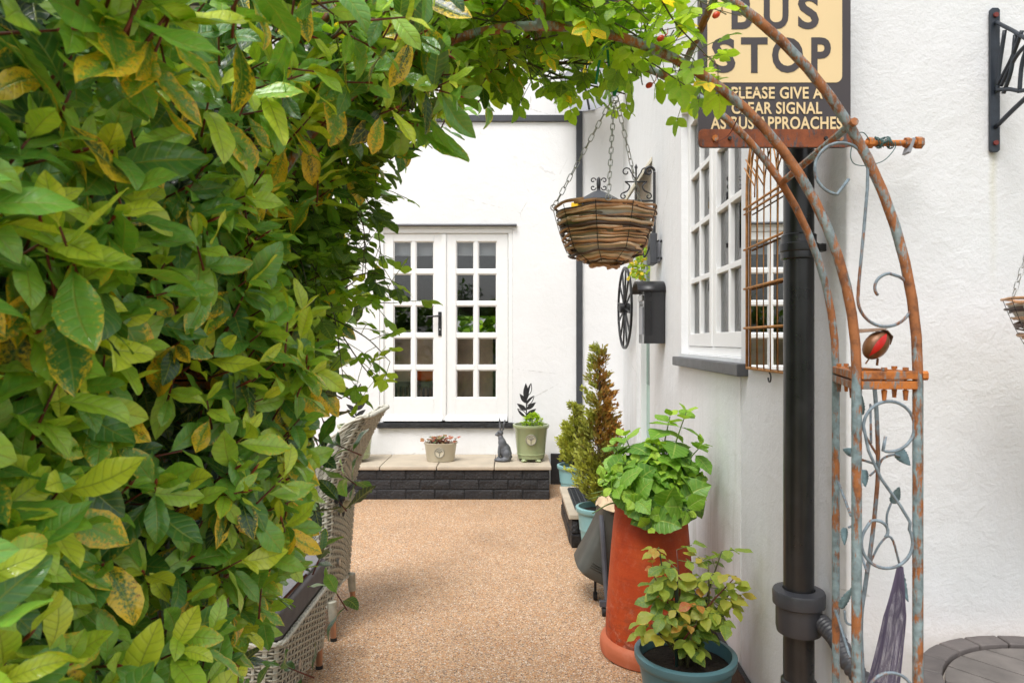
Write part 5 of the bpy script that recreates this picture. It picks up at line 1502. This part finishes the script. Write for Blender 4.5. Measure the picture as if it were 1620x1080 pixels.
# bracket and second basket at the right edge, on the near wall
bx, by = P(1572, 0, 1.955).x, 1.958
br = empty('basket_bracket', (bx, by, 2.1), 'dark blue black wrought iron basket bracket with curved bars on the near wall', 'bracket')
bm_ = simple('blue_black_bracket', (.018, .024, .034), .4, var=.3, vscale=40, bump=.2)
w = MB(); zt, zb_ = P(0, 15, by).z, P(0, 242, by).z
op = [Vector((bx + sx_ * .0135, by - .010, z)) for sx_, z in ((-1, zb_ + .006), (-.6, zb_), (.6, zb_), (1, zb_ + .006), (1, zt - .006), (.6, zt), (-.6, zt), (-1, zt - .006))]
w.prism(op, (0, .009, 0)); w.build('plate', bm_, br, bevel=.001)
def BR(d, h): return Vector((bx, by - .012 - d, h))
H_ = lambda py: P(0, py, by).z
for pts in ([BR(0, H_(38)), BR(.06, 2.41), BR(.16, 2.33), BR(.30, 2.29), BR(.38, 2.29)], [BR(0, H_(203)), BR(.12, 2.205), BR(.38, 2.28)], [BR(0, H_(145)), BR(.05, 2.25), BR(.11, 2.225), BR(.2, 2.225)],
            [BR(.005, H_(140)), BR(.06, 2.33), BR(.10, 2.39)], [BR(.005, H_(150)), BR(.015, 2.33), BR(.035, 2.42)], [BR(.03, 2.245), BR(.06, 2.30), BR(.075, 2.39)], [BR(.09, 2.225), BR(.10, 2.3), BR(.13, 2.36)], [BR(.02, 2.27), BR(.08, 2.33), BR(.14, 2.35)], [BR(.14, 2.225), BR(.14, 2.29), BR(.17, 2.33)]):
    w = MB(); w.tube(catmull(pts, 6), .0055 if pts[0].z != BR(0, H_(203)).z else .0065, 8); w.build('bar', bm_, br, smooth=True)
for py in (27, 228):
    w = MB(); c_ = Vector((bx, by - .0105, H_(py))); w.tube([c_, c_ + Vector((0, -.005, 0))], .007, 10); w.build('screw', simple('rusty_red_screw', (.16, .025, .018), .6), br)
b2 = Vector((bx, 1.62, 1.655))
hb2 = willow_basket(b2, .178, .10, .15, 15, 'bark brown hanging basket cut off at the right edge on its own chains', ['willow_dark', 'willow', 'willow', 'willow_dark'], 9)
for an in (math.pi * .97, R(80), R(-50)):
    e = b2 + Vector((math.cos(an) * .178, math.sin(an) * .178, .004)); chain(hb2, b2 + Vector((0, 0, .60)), e)
w = MB(); w.tube(catmull([b2 + Vector((-.17, -.03, .012)), b2 + Vector((-.186, -.035, -.03)), b2 + Vector((-.165, -.07, -.06)), b2 + Vector((-.16, -.075, -.03)), b2 + Vector((-.175, -.05, 0))], 6), .0034, 6); w.build('tie_loop', M['liner'], hb2, smooth=True)

# ------------------------------------------------------------------ round table at the lower right
tc = Vector((1.345, 1.515, .735)); TR = .385
tb = empty('garden_table', (tc.x, tc.y, 0), 'round grey brown wooden garden table with segmented rim at the lower right', 'table')
nseg = 24
for k in range(nseg):
    a0, a1 = 2 * math.pi * k / nseg + .006, 2 * math.pi * (k + 1) / nseg - .006
    ol = [tc + Vector((math.cos(a) * TR, math.sin(a) * TR, -.03)) for a in (a0, (a0 + a1) / 2, a1)] + [tc + Vector((math.cos(a) * (TR - .055), math.sin(a) * (TR - .055), -.03)) for a in (a1, (a0 + a1) / 2, a0)]
    w = MB(); w.prism(ol, (0, 0, .03)); w.build('rim_segment', M['wood_rim'], tb, bevel=.005)
nb = 7; wd = 2 * (TR - .062) / nb
for k in range(nb):
    x0 = -(TR - .062) + k * wd + .0025; x1 = x0 + wd - .005
    rr_ = TR - .060
    ys = lambda x: math.sqrt(max(0.0004, rr_ ** 2 - x * x))
    xs = [x0 + (x1 - x0) * i / 4 for i in range(5)]
    ra = Matrix.Rotation(R(38), 3, 'Z')
    ol = [tc + ra @ Vector((x, -ys(x), 0)) + Vector((0, 0, -.032)) for x in xs] + [tc + ra @ Vector((x, ys(x), 0)) + Vector((0, 0, -.032)) for x in xs[::-1]]
    w = MB(); w.prism(ol, (0, 0, .022)); w.build('plank', M['wood_grey'], tb, bevel=.002)
for k in range(3):
    a = R(40 + 120 * k); d = Vector((math.cos(a), math.sin(a), 0))
    w = MB(); w.tube([tc + d * .2 + Vector((0, 0, -.033)), tc + d * .24 + Vector((0, 0, -.4)), tc + d * .32 + Vector((0, 0, -.735))], .018, 8); w.build('leg', M['black_iron'], tb)
w = MB(); w.ring(tc + Vector((0, 0, -.045)), .25, .012, 'z', 32, 6); w.build('support_ring', M['black_iron'], tb)

# ------------------------------------------------------------------ woven garden seats
def weave(parent, S, N, nu, nv, rs, amp=.0065, mat='rattan', mat2='rattan_light', shade_backing=True, name='weave', wrow=.62):
    """flat strands woven over and under upright stakes: S(u, v) a surface point, N(u, v) its outward normal"""
    w = MB(); hw = .5 / nv * wrow
    sub = 4
    for j in range(nv):
        v = (j + .5) / nv
        vs = []; fs = []
        m = nu * sub
        for i in range(m + 1):
            u = i / m
            o = amp * math.cos(math.pi * (u * nu - .5 + j))
            jit = .0010 * math.sin(i * 3.7 + j * 11)
            for q, ex in ((-1, 0), (0, .0022), (1, 0)):
                vv = min(1, max(0, v + q * hw))
                vs.append(S(u, vv) + N(u, vv) * (o + ex + jit))
        for i in range(m):
            for q in range(2):
                b = i * 3 + q; fs.append((b, b + 1, b + 4, b + 3))
        w.add(vs, fs)
    o = w.build(name, M[mat], parent, smooth=True, recalc=False); tag(o, kind='stuff')
    w = MB(); hu = .5 / nu * .42
    for i in range(nu):
        u = (i + .5) / nu
        vs = []; fs = []
        for j in range(nv * 2 + 1):
            v = j / (nv * 2)
            for q, ex in ((-1, 0), (0, .002), (1, 0)):
                uu = min(1, max(0, u + q * hu)); vs.append(S(uu, v) + N(uu, v) * ex)
        for j in range(nv * 2):
            for q in range(2):
                b = j * 3 + q; fs.append((b, b + 1, b + 4, b + 3))
        w.add(vs, fs)
    o = w.build('stake', M[mat2], parent, smooth=True, recalc=False); tag(o, kind='stuff')
    if shade_backing:
        w = MB(); w.grid(lambda u, v: S(u, v) - N(u, v) * .011, max(8, nu), max(6, nv // 4)); w.build('lining', M['rattan_lining'], parent, smooth=True)  # sheet added behind the strands, the shade of the gaps in its colour
def numN(S, sgn=1):
    def N(u, v):
        e = 1e-3
        du = S(min(1, u + e), v) - S(max(0, u - e), v); dv = S(u, min(1, v + e)) - S(u, max(0, v - e))
        n = du.cross(dv); return n.normalized() * sgn if n.length > 1e-12 else Vector((0, 0, 1))
    return N
def plan_path(pts, r):
    """polyline in plan with rounded corners, sampled evenly: returns f(u)"""
    out = [Vector(pts[0])]
    for i in range(1, len(pts) - 1):
        p, a, b = Vector(pts[i]), Vector(pts[i - 1]), Vector(pts[i + 1])
        d1, d2 = (a - p).normalized(), (b - p).normalized()
        for k in range(9):
            t = k / 8; q1, q2 = p + d1 * r, p + d2 * r
            out.append(q1 * (1 - t) ** 2 + p * 2 * t * (1 - t) + q2 * t * t)
    out.append(Vector(pts[-1]))
    L = [0]
    for i in range(1, len(out)): L.append(L[-1] + (out[i] - out[i - 1]).length)
    T = L[-1]
    def f(u):
        s = u * T; i = 0
        while i < len(L) - 2 and L[i + 1] < s: i += 1
        t = (s - L[i]) / max(1e-9, L[i + 1] - L[i]); return out[i].lerp(out[i + 1], t)
    return f, T
def braid(mb, pts, r):
    for ph in (0, 2.09, 4.19):
        q = []
        for k in range(len(pts)):
            a = k * .9 + ph; q.append(pts[k] + Vector((math.cos(a) * r * .5, math.sin(a) * r * .3, math.sin(2 * a) * r * .5)))
        mb.tube(q, r * .55, 6)
def foot(parent, x, y, h, lean=(0, 0)):
    w = MB(); tx, ty = x + lean[0], y + lean[1]
    ring = []
    n = int((h - .10) / .0075)
    for k in range(n * 2 + 1):
        t = k / (n * 2); ring.append((Vector((tx + (x - tx) * t * (h - .10) / h, ty + (y - ty) * t * (h - .10) / h, h - (h - .10) * t)), .0235 - .004 * t + (.0018 if k % 2 else 0)))
    w.tube([a for a, b in ring], [b for a, b in ring], 14); lg = w.build('leg', M['rattan'], parent, smooth=True)
    e = ring[-1][0]
    w = MB(); w.tube([e, Vector((x, y, .016))], [.0165, .0150], 14); w.build('copper_foot', M['copper'], lg, smooth='auto')
    w = MB(); w.tube([Vector((x, y, .016)), Vector((x, y, 0))], [.0165, .0175], 14); w.build('foot_cap', M['rubber'], lg, smooth='auto')

# armchair facing left, its tall back to the right
ac = empty('wicker_armchair', (-1.15, 3.78, 0), 'grey beige wicker armchair with a tall flared back, behind the hedge', 'chair')
ch0, ch1 = 3.50, 4.06
f1, T1 = plan_path([(-1.50, ch0, 0), (-.925, ch0, 0), (-.925, ch1, 0), (-1.50, ch1, 0)], .075)
L0 = .575 / T1
def shell(u, v):
    p = f1(u)
    wback = max(0.0, min(1.0, (p.x + 1.12) / .16)); wback = wback * wback * (3 - 2 * wback)
    top = .755 + .41 * wback
    bot = .165 + .045 * math.sin(math.pi * min(1, max(0, (p.y - ch0) / (ch1 - ch0)))) * (1 if p.x > -.95 else 0)
    z = bot + (top - bot) * v
    fl = max(0, z - .70)
    ex = .30 * fl * (.4 + fl) * wback * 1.6
    yy = (p.y - (ch0 + ch1) / 2) * (1 + .12 * fl * wback - .05 * (.5 - z) * (z < .5))
    tap = -.02 * max(0, (.6 - z)) / .3
    return Vector((p.x + ex + tap * wback, (ch0 + ch1) / 2 + yy, z))
weave(ac, shell, numN(shell), 44, 58, None)
w = MB(); braid(w, [shell(k / 150, 1.0) for k in range(151)], .013); w.build('rim_braid', M['rattan_light'], ac, smooth=True)
w = MB(); braid(w, [shell(k / 150, 0.0) for k in range(151)], .009); w.build('lower_braid', M['rattan_light'], ac, smooth=True)
for (x, y, ln) in ((-.925, 3.985, (-.012, -.01)), (-.925, 3.54, (-.012, .01)), (-1.46, 3.985, (.01, -.01)), (-1.46, 3.54, (.01, .01))): foot(ac, x, y, .20, ln)
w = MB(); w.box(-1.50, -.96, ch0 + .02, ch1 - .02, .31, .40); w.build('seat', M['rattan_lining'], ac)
w = MB(); c_ = shell(.40, .10) ; w.tube([Vector((-.935, 3.66, .37)), Vector((-.922, 3.66, .37))], .02, 16); w.build('badge', M['chain'], ac)
ccu = empty('seat_cushion', (-1.22, 3.78, .402), 'grey cushion tied with black straps on the wicker armchair', 'cushion')
w = MB(); w.box(-1.49, -.965, ch0 + .03, ch1 - .03, .402, .50); w.build('pad', M['cushion'], ccu, bevel=.03, seg=3)
w = MB()
w.tube([shell(.36, .55) + Vector((.012, 0, 0)), shell(.40, .55) + Vector((.016, 0, 0)), shell(.5, .55) + Vector((.016, 0, 0)), shell(.60, .55) + Vector((.016, 0, 0)), shell(.64, .55) + Vector((.012, 0, 0))], .014, 6)
kn = shell(.40, .55) + Vector((.02, -.02, 0)); w.ball(kn, .022, .028, .022, 10, 8); w.cbox(kn + Vector((.01, .0, -.05)), .006, .03, .09, Matrix.Rotation(.3, 3, 'X')); w.cbox(kn + Vector((.0, -.03, -.04)), .006, .03, .08, Matrix.Rotation(-.5, 3, 'X'))
w.build('strap', M['rubber'], ccu)

# footstool with a thick grey cushion
st = empty('wicker_footstool', (-1.2, 2.95, 0), 'low grey beige wicker footstool with copper feet, nearest the camera', 'stool')
sy0, sy1 = 2.62, 3.30
f2, T2 = plan_path([(-1.60, sy1, 0), (-.885, sy1, 0), (-.885, sy0, 0), (-1.60, sy0, 0)], .05)
def shell2(u, v):
    p = f2(1 - u); z = .10 + .285 * v
    return Vector((p.x - .02 * (1 - v) * (p.x > -1), p.y, z))
weave(st, shell2, numN(shell2), 46, 22, None)
w = MB(); braid(w, [shell2(k / 160, 1.0) for k in range(161)], .012); w.build('rim_braid', M['rattan_light'], st, smooth=True)
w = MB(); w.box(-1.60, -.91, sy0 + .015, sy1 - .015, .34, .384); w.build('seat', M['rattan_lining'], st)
w = MB(); w.tube([Vector((-.906, 2.86, .20)), Vector((-.888, 2.86, .20))], .02, 16); w.build('badge', M['chain'], st)
for (x, y) in ((-.915, 3.24), (-.915, 2.68), (-1.54, 3.24), (-1.54, 2.68)): foot(st, x, y, .15)
sc_ = empty('stool_cushion', (-1.2, 2.95, .386), 'thick grey fabric cushion with dark edge lying on the wicker footstool', 'cushion')
w = MB(); w.box(-1.60, -.892, sy0 + .01, sy1 - .005, .389, .512); w.build('pad', M['cushion_side'], sc_, bevel=.022, seg=3)
w = MB(); w.box(-1.585, -.905, sy0 + .025, sy1 - .02, .512, .526); w.build('top_panel', M['cushion'], sc_, bevel=.008)

# ------------------------------------------------------------------ seats seen through the french doors
def lounge(name, x0, x1, y0, y1, label):
    t = empty(name, ((x0 + x1) / 2, (y0 + y1) / 2, .595), label, 'armchair')
    w = MB(); w.box(x0, x1, y0, y0 + .22, .60, 1.56); w.build('backrest', M['throw'], t, bevel=.05, seg=3)
    w = MB(); w.box(x0, x1, y0 + .23, y1, .60, 1.02); w.build('seat', M['throw'], t, bevel=.05, seg=3)
    w = MB()
    def dr(u, v):
        x = x0 + (x1 - x0) * u; z = 1.585 - .93 * v
        return Vector((x, y0 - .012 - .012 * math.sin(u * 21 + v * 2) * v - .01 * math.sin(u * 9) * v, z + .02 * math.sin(u * 3.1)))
    w.grid(dr, 60, 24); w.build('throw', M['throw'], t, smooth=True)
lounge('armchair', -1.38, -.80, 7.86, 8.6, 'armchair under a beige throw behind the left french door')
lounge('armchair', -.66, -.22, 7.82, 8.6, 'armchair under a beige throw behind the right french door')
w = MB(); w.ball((-.98, 7.79, 1.17), .19, .06, .075, 20, 12)
tag(w.build('orange_cushion', M['orange'], base=(-.98, 7.88, 1.1), smooth=True), 'bright orange cushion behind the lower left door panes', 'cushion')
bs = empty('low_bench', (-1.0, 7.88, .595), 'low wooden bench indoors under the orange cushion', 'bench')
w = MB(); w.box(-1.35, -.72, 7.75, 7.835, 1.04, 1.09); w.build('seat', M['wood_grey'], bs)
for k in range(12):
    w = MB(); w.box(-1.33 + k * .052, -1.305 + k * .052, 7.76, 7.775, .595, 1.04); w.build('slat', M['wood_grey'], bs)

# ------------------------------------------------------------------ the evergreen hedge on the left
HR = random.Random(21)
def interp(x, xs, ys):
    return float(np.interp(x, xs, ys))
def face(y, h):
    """how far right the hedge face reaches at depth y and height h"""
    x = interp(y, [.5, .8, 1.1, 1.4, 1.7, 1.95, 2.15], [-.60, -.565, -.515, -.485, -.48, -.54, -.68])
    if h < 1.45: x -= .18 * min(1.5, (1.45 - h) / .5) * interp(y, [1.15, 1.85], [.12, 1.0])
    if h > 1.9: x += .42 * (h - 1.9) / .35
    return x
hedge = empty('evergreen_hedge', (-.9, 1.3, 0), 'glossy evergreen hedge with yellowing leaves and red shoots filling the left side', 'hedge')
fo = Foliage()
stemw = MB(); budw = MB()
def shoot(p, d, nleaf, L, depth_shade, old):
    """a red brown shoot carrying a rosette of leaves"""
    d = d.normalized()
    a0 = HR.uniform(0, 6.28)
    ln = HR.uniform(.05, .11)
    stemw.tube([p - d * ln, p - d * ln * .5, p], [.0024, .0020, .0014], 5)
    if HR.random() < .35: budw.tube([p - d * .004, p + d * .010, p + d * .022], [.0022, .0028, .0006], 6)
    ref = d.cross(Vector((HR.uniform(-1, 1), HR.uniform(-1, 1), HR.uniform(-1, 1)))).normalized(); r2 = d.cross(ref)
    shade = HR.gauss(0, .13)
    for k in range(nleaf):
        t = k / max(1, nleaf - 1)                       # 0 tip .. 1 base
        a = a0 + k * 2.4 + HR.uniform(-.3, .3)
        o = ref * math.cos(a) + r2 * math.sin(a)
        open_ = .35 + 1.05 * t + HR.uniform(-.2, .25)
        dd = d * math.cos(open_) + o * math.sin(open_)
        dd = dd + Vector((0, 0, -.20 * t - .05))
        nrm = d * math.sin(open_) - o * math.cos(open_)
        nrm = nrm + Vector((.1, -.25, .55)) + Vector((HR.uniform(-1, 1), HR.uniform(-1, 1), HR.uniform(-1, 1))) * .25
        l = L * HR.uniform(.78, 1.15) * (.62 if t < .15 else 1.0)
        age = .07 + .36 * t + shade * 1.3 + HR.uniform(-.10, .10) + depth_shade * .55  # deeper leaves coloured darker, the hedge's inner shade put into their age
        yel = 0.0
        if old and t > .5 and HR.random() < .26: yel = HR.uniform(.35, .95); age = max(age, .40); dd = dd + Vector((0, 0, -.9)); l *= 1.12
        elif HR.random() < .10: yel = HR.uniform(.2, .5)
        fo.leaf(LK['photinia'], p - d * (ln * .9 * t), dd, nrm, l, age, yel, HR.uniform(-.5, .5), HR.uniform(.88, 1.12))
nsh = 0
while nsh < 1150:
    y = .58 + 1.55 * HR.random() ** 1.05; h = HR.triangular(.15, 2.55, 1.5)
    if abs(h - EYE) > .62 * y + .25: continue
    dep = abs(HR.gauss(0, .06)) if HR.random() < .66 else HR.uniform(.22, .55)
    bulge = .13 * mnoise.noise(Vector((y * 3.2, h * 3.2, 1.7))) + .045 * mnoise.noise(Vector((y * 7.5, h * 7.5, 4.1)))
    x = face(y, h) + bulge - dep + .02
    p = Vector((x, y, h))
    if p.y < .62 and p.x > -.52: continue
    d = Vector((.85, -.50, .75)) + Vector((HR.uniform(-1, 1), HR.uniform(-1, 1), HR.uniform(-.8, .9))) * .8
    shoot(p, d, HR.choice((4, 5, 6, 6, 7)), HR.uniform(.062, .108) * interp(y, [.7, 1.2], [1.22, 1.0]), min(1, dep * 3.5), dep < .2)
    nsh += 1
# overhang of big leaves under the top of the arch
for i in range(95):
    x = HR.uniform(-.62, -.10); y = HR.uniform(1.05, 1.62); h = HR.uniform(1.98, 2.30) + max(0, (x + .3)) * .28
    if h - EYE < .30 * y: continue
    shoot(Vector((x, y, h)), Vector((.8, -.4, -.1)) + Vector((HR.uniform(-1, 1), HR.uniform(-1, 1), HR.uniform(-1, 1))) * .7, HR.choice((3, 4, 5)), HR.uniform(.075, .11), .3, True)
# inner leaves added to block back light, coloured dark in place of shade
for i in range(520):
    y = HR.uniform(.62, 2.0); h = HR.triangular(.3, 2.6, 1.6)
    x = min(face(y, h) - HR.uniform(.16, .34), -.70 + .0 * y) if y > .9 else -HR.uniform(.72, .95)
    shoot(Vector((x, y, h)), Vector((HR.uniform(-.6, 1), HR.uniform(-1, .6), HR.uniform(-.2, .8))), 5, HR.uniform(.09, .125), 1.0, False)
# far and left flanks: body from any side, dark leaves added to block light
for i in range(380):
    y = HR.uniform(.7, 2.15); h = HR.triangular(.2, 2.8, 2.1); x = -1.15 + HR.uniform(-.12, .35) if HR.random() < .6 else HR.uniform(-1.1, -.5)
    if x > -.8: y = HR.uniform(1.9, 2.2)
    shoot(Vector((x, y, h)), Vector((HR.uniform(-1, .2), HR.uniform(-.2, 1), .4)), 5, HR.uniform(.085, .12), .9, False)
for (x, y) in ((-.95, .95), (-.88, 1.25), (-.92, 1.6), (-.85, 1.9), (-1.05, 1.4)):
    for b in range(3):
        pts = [Vector((x, y, 0)), Vector((x + HR.uniform(-.1, .1), y + HR.uniform(-.1, .1), .7)), Vector((x + HR.uniform(-.15, .12), y + HR.uniform(-.2, .15), 1.5)), Vector((x + HR.uniform(-.15, .10), y + HR.uniform(-.2, .2), 2.25))]
        w = MB(); pp = catmull(pts, 6); w.tube(pp, [.016 - .011 * k / len(pp) for k in range(len(pp))], 7); w.build('trunk', M['bark'], hedge, smooth=True)
        for q in range(14):
            i0 = HR.randrange(5, len(pp) - 1); e = pp[i0] + Vector((HR.uniform(-.1, .26), HR.uniform(-.25, .2), HR.uniform(0, .25)))
            stemw.tube(catmull([pp[i0], pp[i0].lerp(e, .5) + Vector((0, 0, -.03)), e], 3), .0042, 5)
tag(stemw.build('shoot_stem', M['stem_red'], hedge, smooth=True), kind='stuff')
tag(budw.build('bud', M['bud_red'], hedge, smooth=True), kind='stuff')
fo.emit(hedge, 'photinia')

# ------------------------------------------------------------------ climbing rose over the arch
RR = random.Random(33)
rose = empty('climbing_rose', (-.6, 1.65, 0), 'climbing rose with small leaves, hips and thin canes over the arch top', 'climbing plant')
fo = Foliage(); canes = []; stalkw = MB()
def rv(s=1.0): return Vector((RR.uniform(-s, s), RR.uniform(-s, s), RR.uniform(-s, s)))
def compound(p, d, L, n, age):
    d = d.normalized(); e = p + d * L + Vector((0, 0, -L * .12))
    stalkw.tube([p, p.lerp(e, .5) + Vector((0, 0, L * .04)), e], .0009, 4)
    side = d.cross(Vector((0, 0, 1)) + rv(.4)).normalized(); up = side.cross(d)
    if up.z < 0: up = -up
    ll = RR.uniform(.030, .046)
    yel = RR.uniform(.45, 1.0) if RR.random() < .05 else 0.0
    fo.leaf(LK['rose'], e, d + Vector((0, 0, -.2)), up + rv(.6), ll * 1.08, age + RR.uniform(-.1, .1), yel)
    for k in range(n):
        q = p.lerp(e, .93 - .42 * k / max(1, n - .5) * 1.0)
        for s in (1, -1):
            fo.leaf(LK['rose'], q, side * s + d * .55 + Vector((0, 0, -.15)), up + rv(.4), ll * (.95 - .08 * k), age + RR.uniform(-.12, .12), yel * RR.random() * 1.4)
def cane(pts, r, dens, leafage=.45, leaves=True, mat='cane'):
    pp = catmull(pts, 8)
    w = MB(); w.tube(pp, [r * (1 - .6 * k / len(pp)) for k in range(len(pp))], 6); w.build('cane', M[mat], rose, smooth=True)
    acc = 0.0
    for k in range(1, len(pp)):
        seg = (pp[k] - pp[k - 1]); acc += seg.length
        while leaves and acc > dens:
            acc -= dens
            d = seg.normalized() * .5 + rv(1.0) + Vector((0, -.25, .1))
            compound(pp[k] , d, RR.uniform(.05, .09), RR.choice((1, 2, 2)), leafage + RR.gauss(0, .16))
def on_arch(x, dy=0.0, dz=0.0):
    """a point near the top of the arch at abscissa x"""
    a, r, y, _ = ARCS['ni']; t = max(-1, min(1, (x - ACX) / (a + .06)))
    return Vector((x, 1.6 + dy, SPH + (r + .06) * math.sqrt(max(0, 1 - t * t)) + dz))
for i in range(27):                                   # canes trained along the top
    x0 = RR.uniform(-.75, -.35); x1 = RR.choice((RR.uniform(-.1, .25), RR.uniform(.1, .34), RR.uniform(.25, .44)))
    dy, dz = RR.uniform(-.17, .25), RR.uniform(-.05, .17)
    pts = [on_arch(x0 + (x1 - x0) * k / 5, dy + RR.uniform(-.05, .05), dz + RR.uniform(-.045, .045) + .02 * math.sin(k)) for k in range(6)]
    cane(pts, RR.uniform(.003, .0055), .034 if x1 < .45 else .042, RR.uniform(.05, .5), mat=RR.choice(('cane', 'cane', 'stem_red')))
for i in range(24):                                   # side shoots that hang below the arch on its left half
    x = RR.uniform(-.70, .22); p = on_arch(x, RR.uniform(-.12, .3), RR.uniform(-.04, .04))
    drop = (.04 + .25 * max(0, min(1, (.05 - x) / .5))) * RR.uniform(.3, 1.0)
    e = p + Vector((RR.uniform(-.08, .12), RR.uniform(-.12, .1), -drop))
    cane([p, p.lerp(e, .45) + Vector((.02, 0, .03)), e], .0024, .030, RR.uniform(.2, .7))
for i in range(20):                                   # the thick curtain at the left springing
    x = RR.uniform(-.66, -.40); p = Vector((x, RR.uniform(1.55, 1.98), RR.uniform(1.75, 2.12)))
    e = Vector((x + RR.uniform(.0, .17), p.y + RR.uniform(-.1, .1), p.z - RR.uniform(.15, .42)))
    cane([p, p.lerp(e, .5) + Vector((.03, 0, .02)), e], .0022, .027, RR.uniform(.45, .85))
for (a, b, c_) in (((-.50, 1.75, 1.78), (-.40, 1.72, 1.66), (-.30, 1.70, 1.645)), ((-.47, 1.70, 1.62), (-.36, 1.68, 1.56), (-.30, 1.68, 1.50)), ((-.45, 1.72, 1.70), (-.34, 1.70, 1.72), (-.30, 1.70, 1.67)), ((-.45, 1.72, 1.60), (-.38, 1.70, 1.50), (-.33, 1.70, 1.44))):
    cane([a, b, c_], .0022, .026, .35)
for i in range(5):                                    # bright sprays at the right, in front of the sign
    x = RR.uniform(.30, .45); p = on_arch(x, RR.uniform(-.14, .02), RR.uniform(0, .10)); e = p + Vector((RR.uniform(-.06, .04), RR.uniform(-.1, .05), RR.uniform(-.12, .06)))
    cane([p, p.lerp(e, .5) + Vector((0, 0, .02)), e], .0022, .03, RR.uniform(.02, .25))
for i in range(7):                                   # leafy canes in front of the nearest hoop
    x0 = RR.uniform(-.40, .18); x1 = x0 + RR.uniform(.22, .40); x1 = min(x1, .43)
    pts = [on_arch(x0 + (x1 - x0) * k / 4, -.17 + RR.uniform(-.08, .05), RR.uniform(-.05, .07)) for k in range(5)]
    cane(pts, .003, .032, RR.uniform(.15, .5))
for i in range(34):                                   # bare wiry twigs
    x = RR.uniform(-.35, .55); p = on_arch(x, RR.uniform(-.1, .25), RR.uniform(-.03, .1)); e = p + rv(.10) + Vector((.05, 0, 0))
    cane([p, p.lerp(e, .5) + rv(.015), e], .0016, 1, leaves=False, mat=RR.choice(('stem_red', 'cane')))
for (px, py, y) in ((1045, 61, 1.5), (1133, 24, 1.45), (838, 10, 1.45), (1027, 135, 1.6)):
    c_ = P(px, py, y); w = MB(); w.ball(c_, .0068, .0068, .009, 10, 8, Matrix.Rotation(R(60), 3, 'Y')); w.tube([c_ + Vector((.008, 0, .004)), c_ + Vector((.02, .02, .02)), c_ + Vector((.03, .06, .05))], .0012, 5); w.build('rose_hip', M['hip'], rose, smooth=True)
tag(stalkw.build('leaf_stalk', M['stem_green'], rose), kind='stuff')
fo.emit(rose, 'rose')

# ------------------------------------------------------------------ gardens the window panes look at or reflect
gfo = Foliage(); GR = random.Random(5)
LK['big'] = LeafKind('leaf_clump', M['rose'], 3, 2, .8, .5, 1.0, (.1, .5), (-.3, .9), .05, .1, 3, 0, 4, 41)
def hedge_mass(name, x0, x1, y0, y1, h0, n, label):
    t = empty(name, ((x0 + x1) / 2, (y0 + y1) / 2, 0), label, 'hedge'); g = Foliage()
    for i in range(n):
        x = GR.uniform(x0, x1); y = GR.uniform(y0, y1)
        hh = h0 * (1 + .28 * mnoise.noise(Vector((x * .9, y * .5, 3)))) 
        z = hh * math.sqrt(GR.random())
        g.leaf(LK['big'], Vector((x, y, z)), Vector((GR.uniform(-1, 1), GR.uniform(-1, 1), GR.uniform(-.3, .8))), Vector((0, 0, 1)) + Vector((GR.uniform(-1, 1), GR.uniform(-1, 1), 0)) * .6, GR.uniform(.16, .32), GR.uniform(.2, 1.0))
    for k in range(max(2, int((x1 - x0) / 1.5))):
        w = MB(); xx = x0 + (k + .5) * (x1 - x0) / max(2, int((x1 - x0) / 1.5)); w.tube([(xx, (y0 + y1) / 2, 0), (xx + .1, (y0 + y1) / 2, h0 * .7)], [.06, .02], 7); w.build('trunk', M['bark'], t)
    g.emit(t, 'rose', 'leaf', 'foliage', 0)
hedge_mass('garden_hedge', -7, 4, -8.2, -7.0, 2.5, 3600, 'tall leafy garden hedge reflected in the french door panes')
hedge_mass('garden_hedge', -3.5, 2, 12.6, 13.4, 2.3, 1400, 'sunlit garden hedge seen through the far room window')
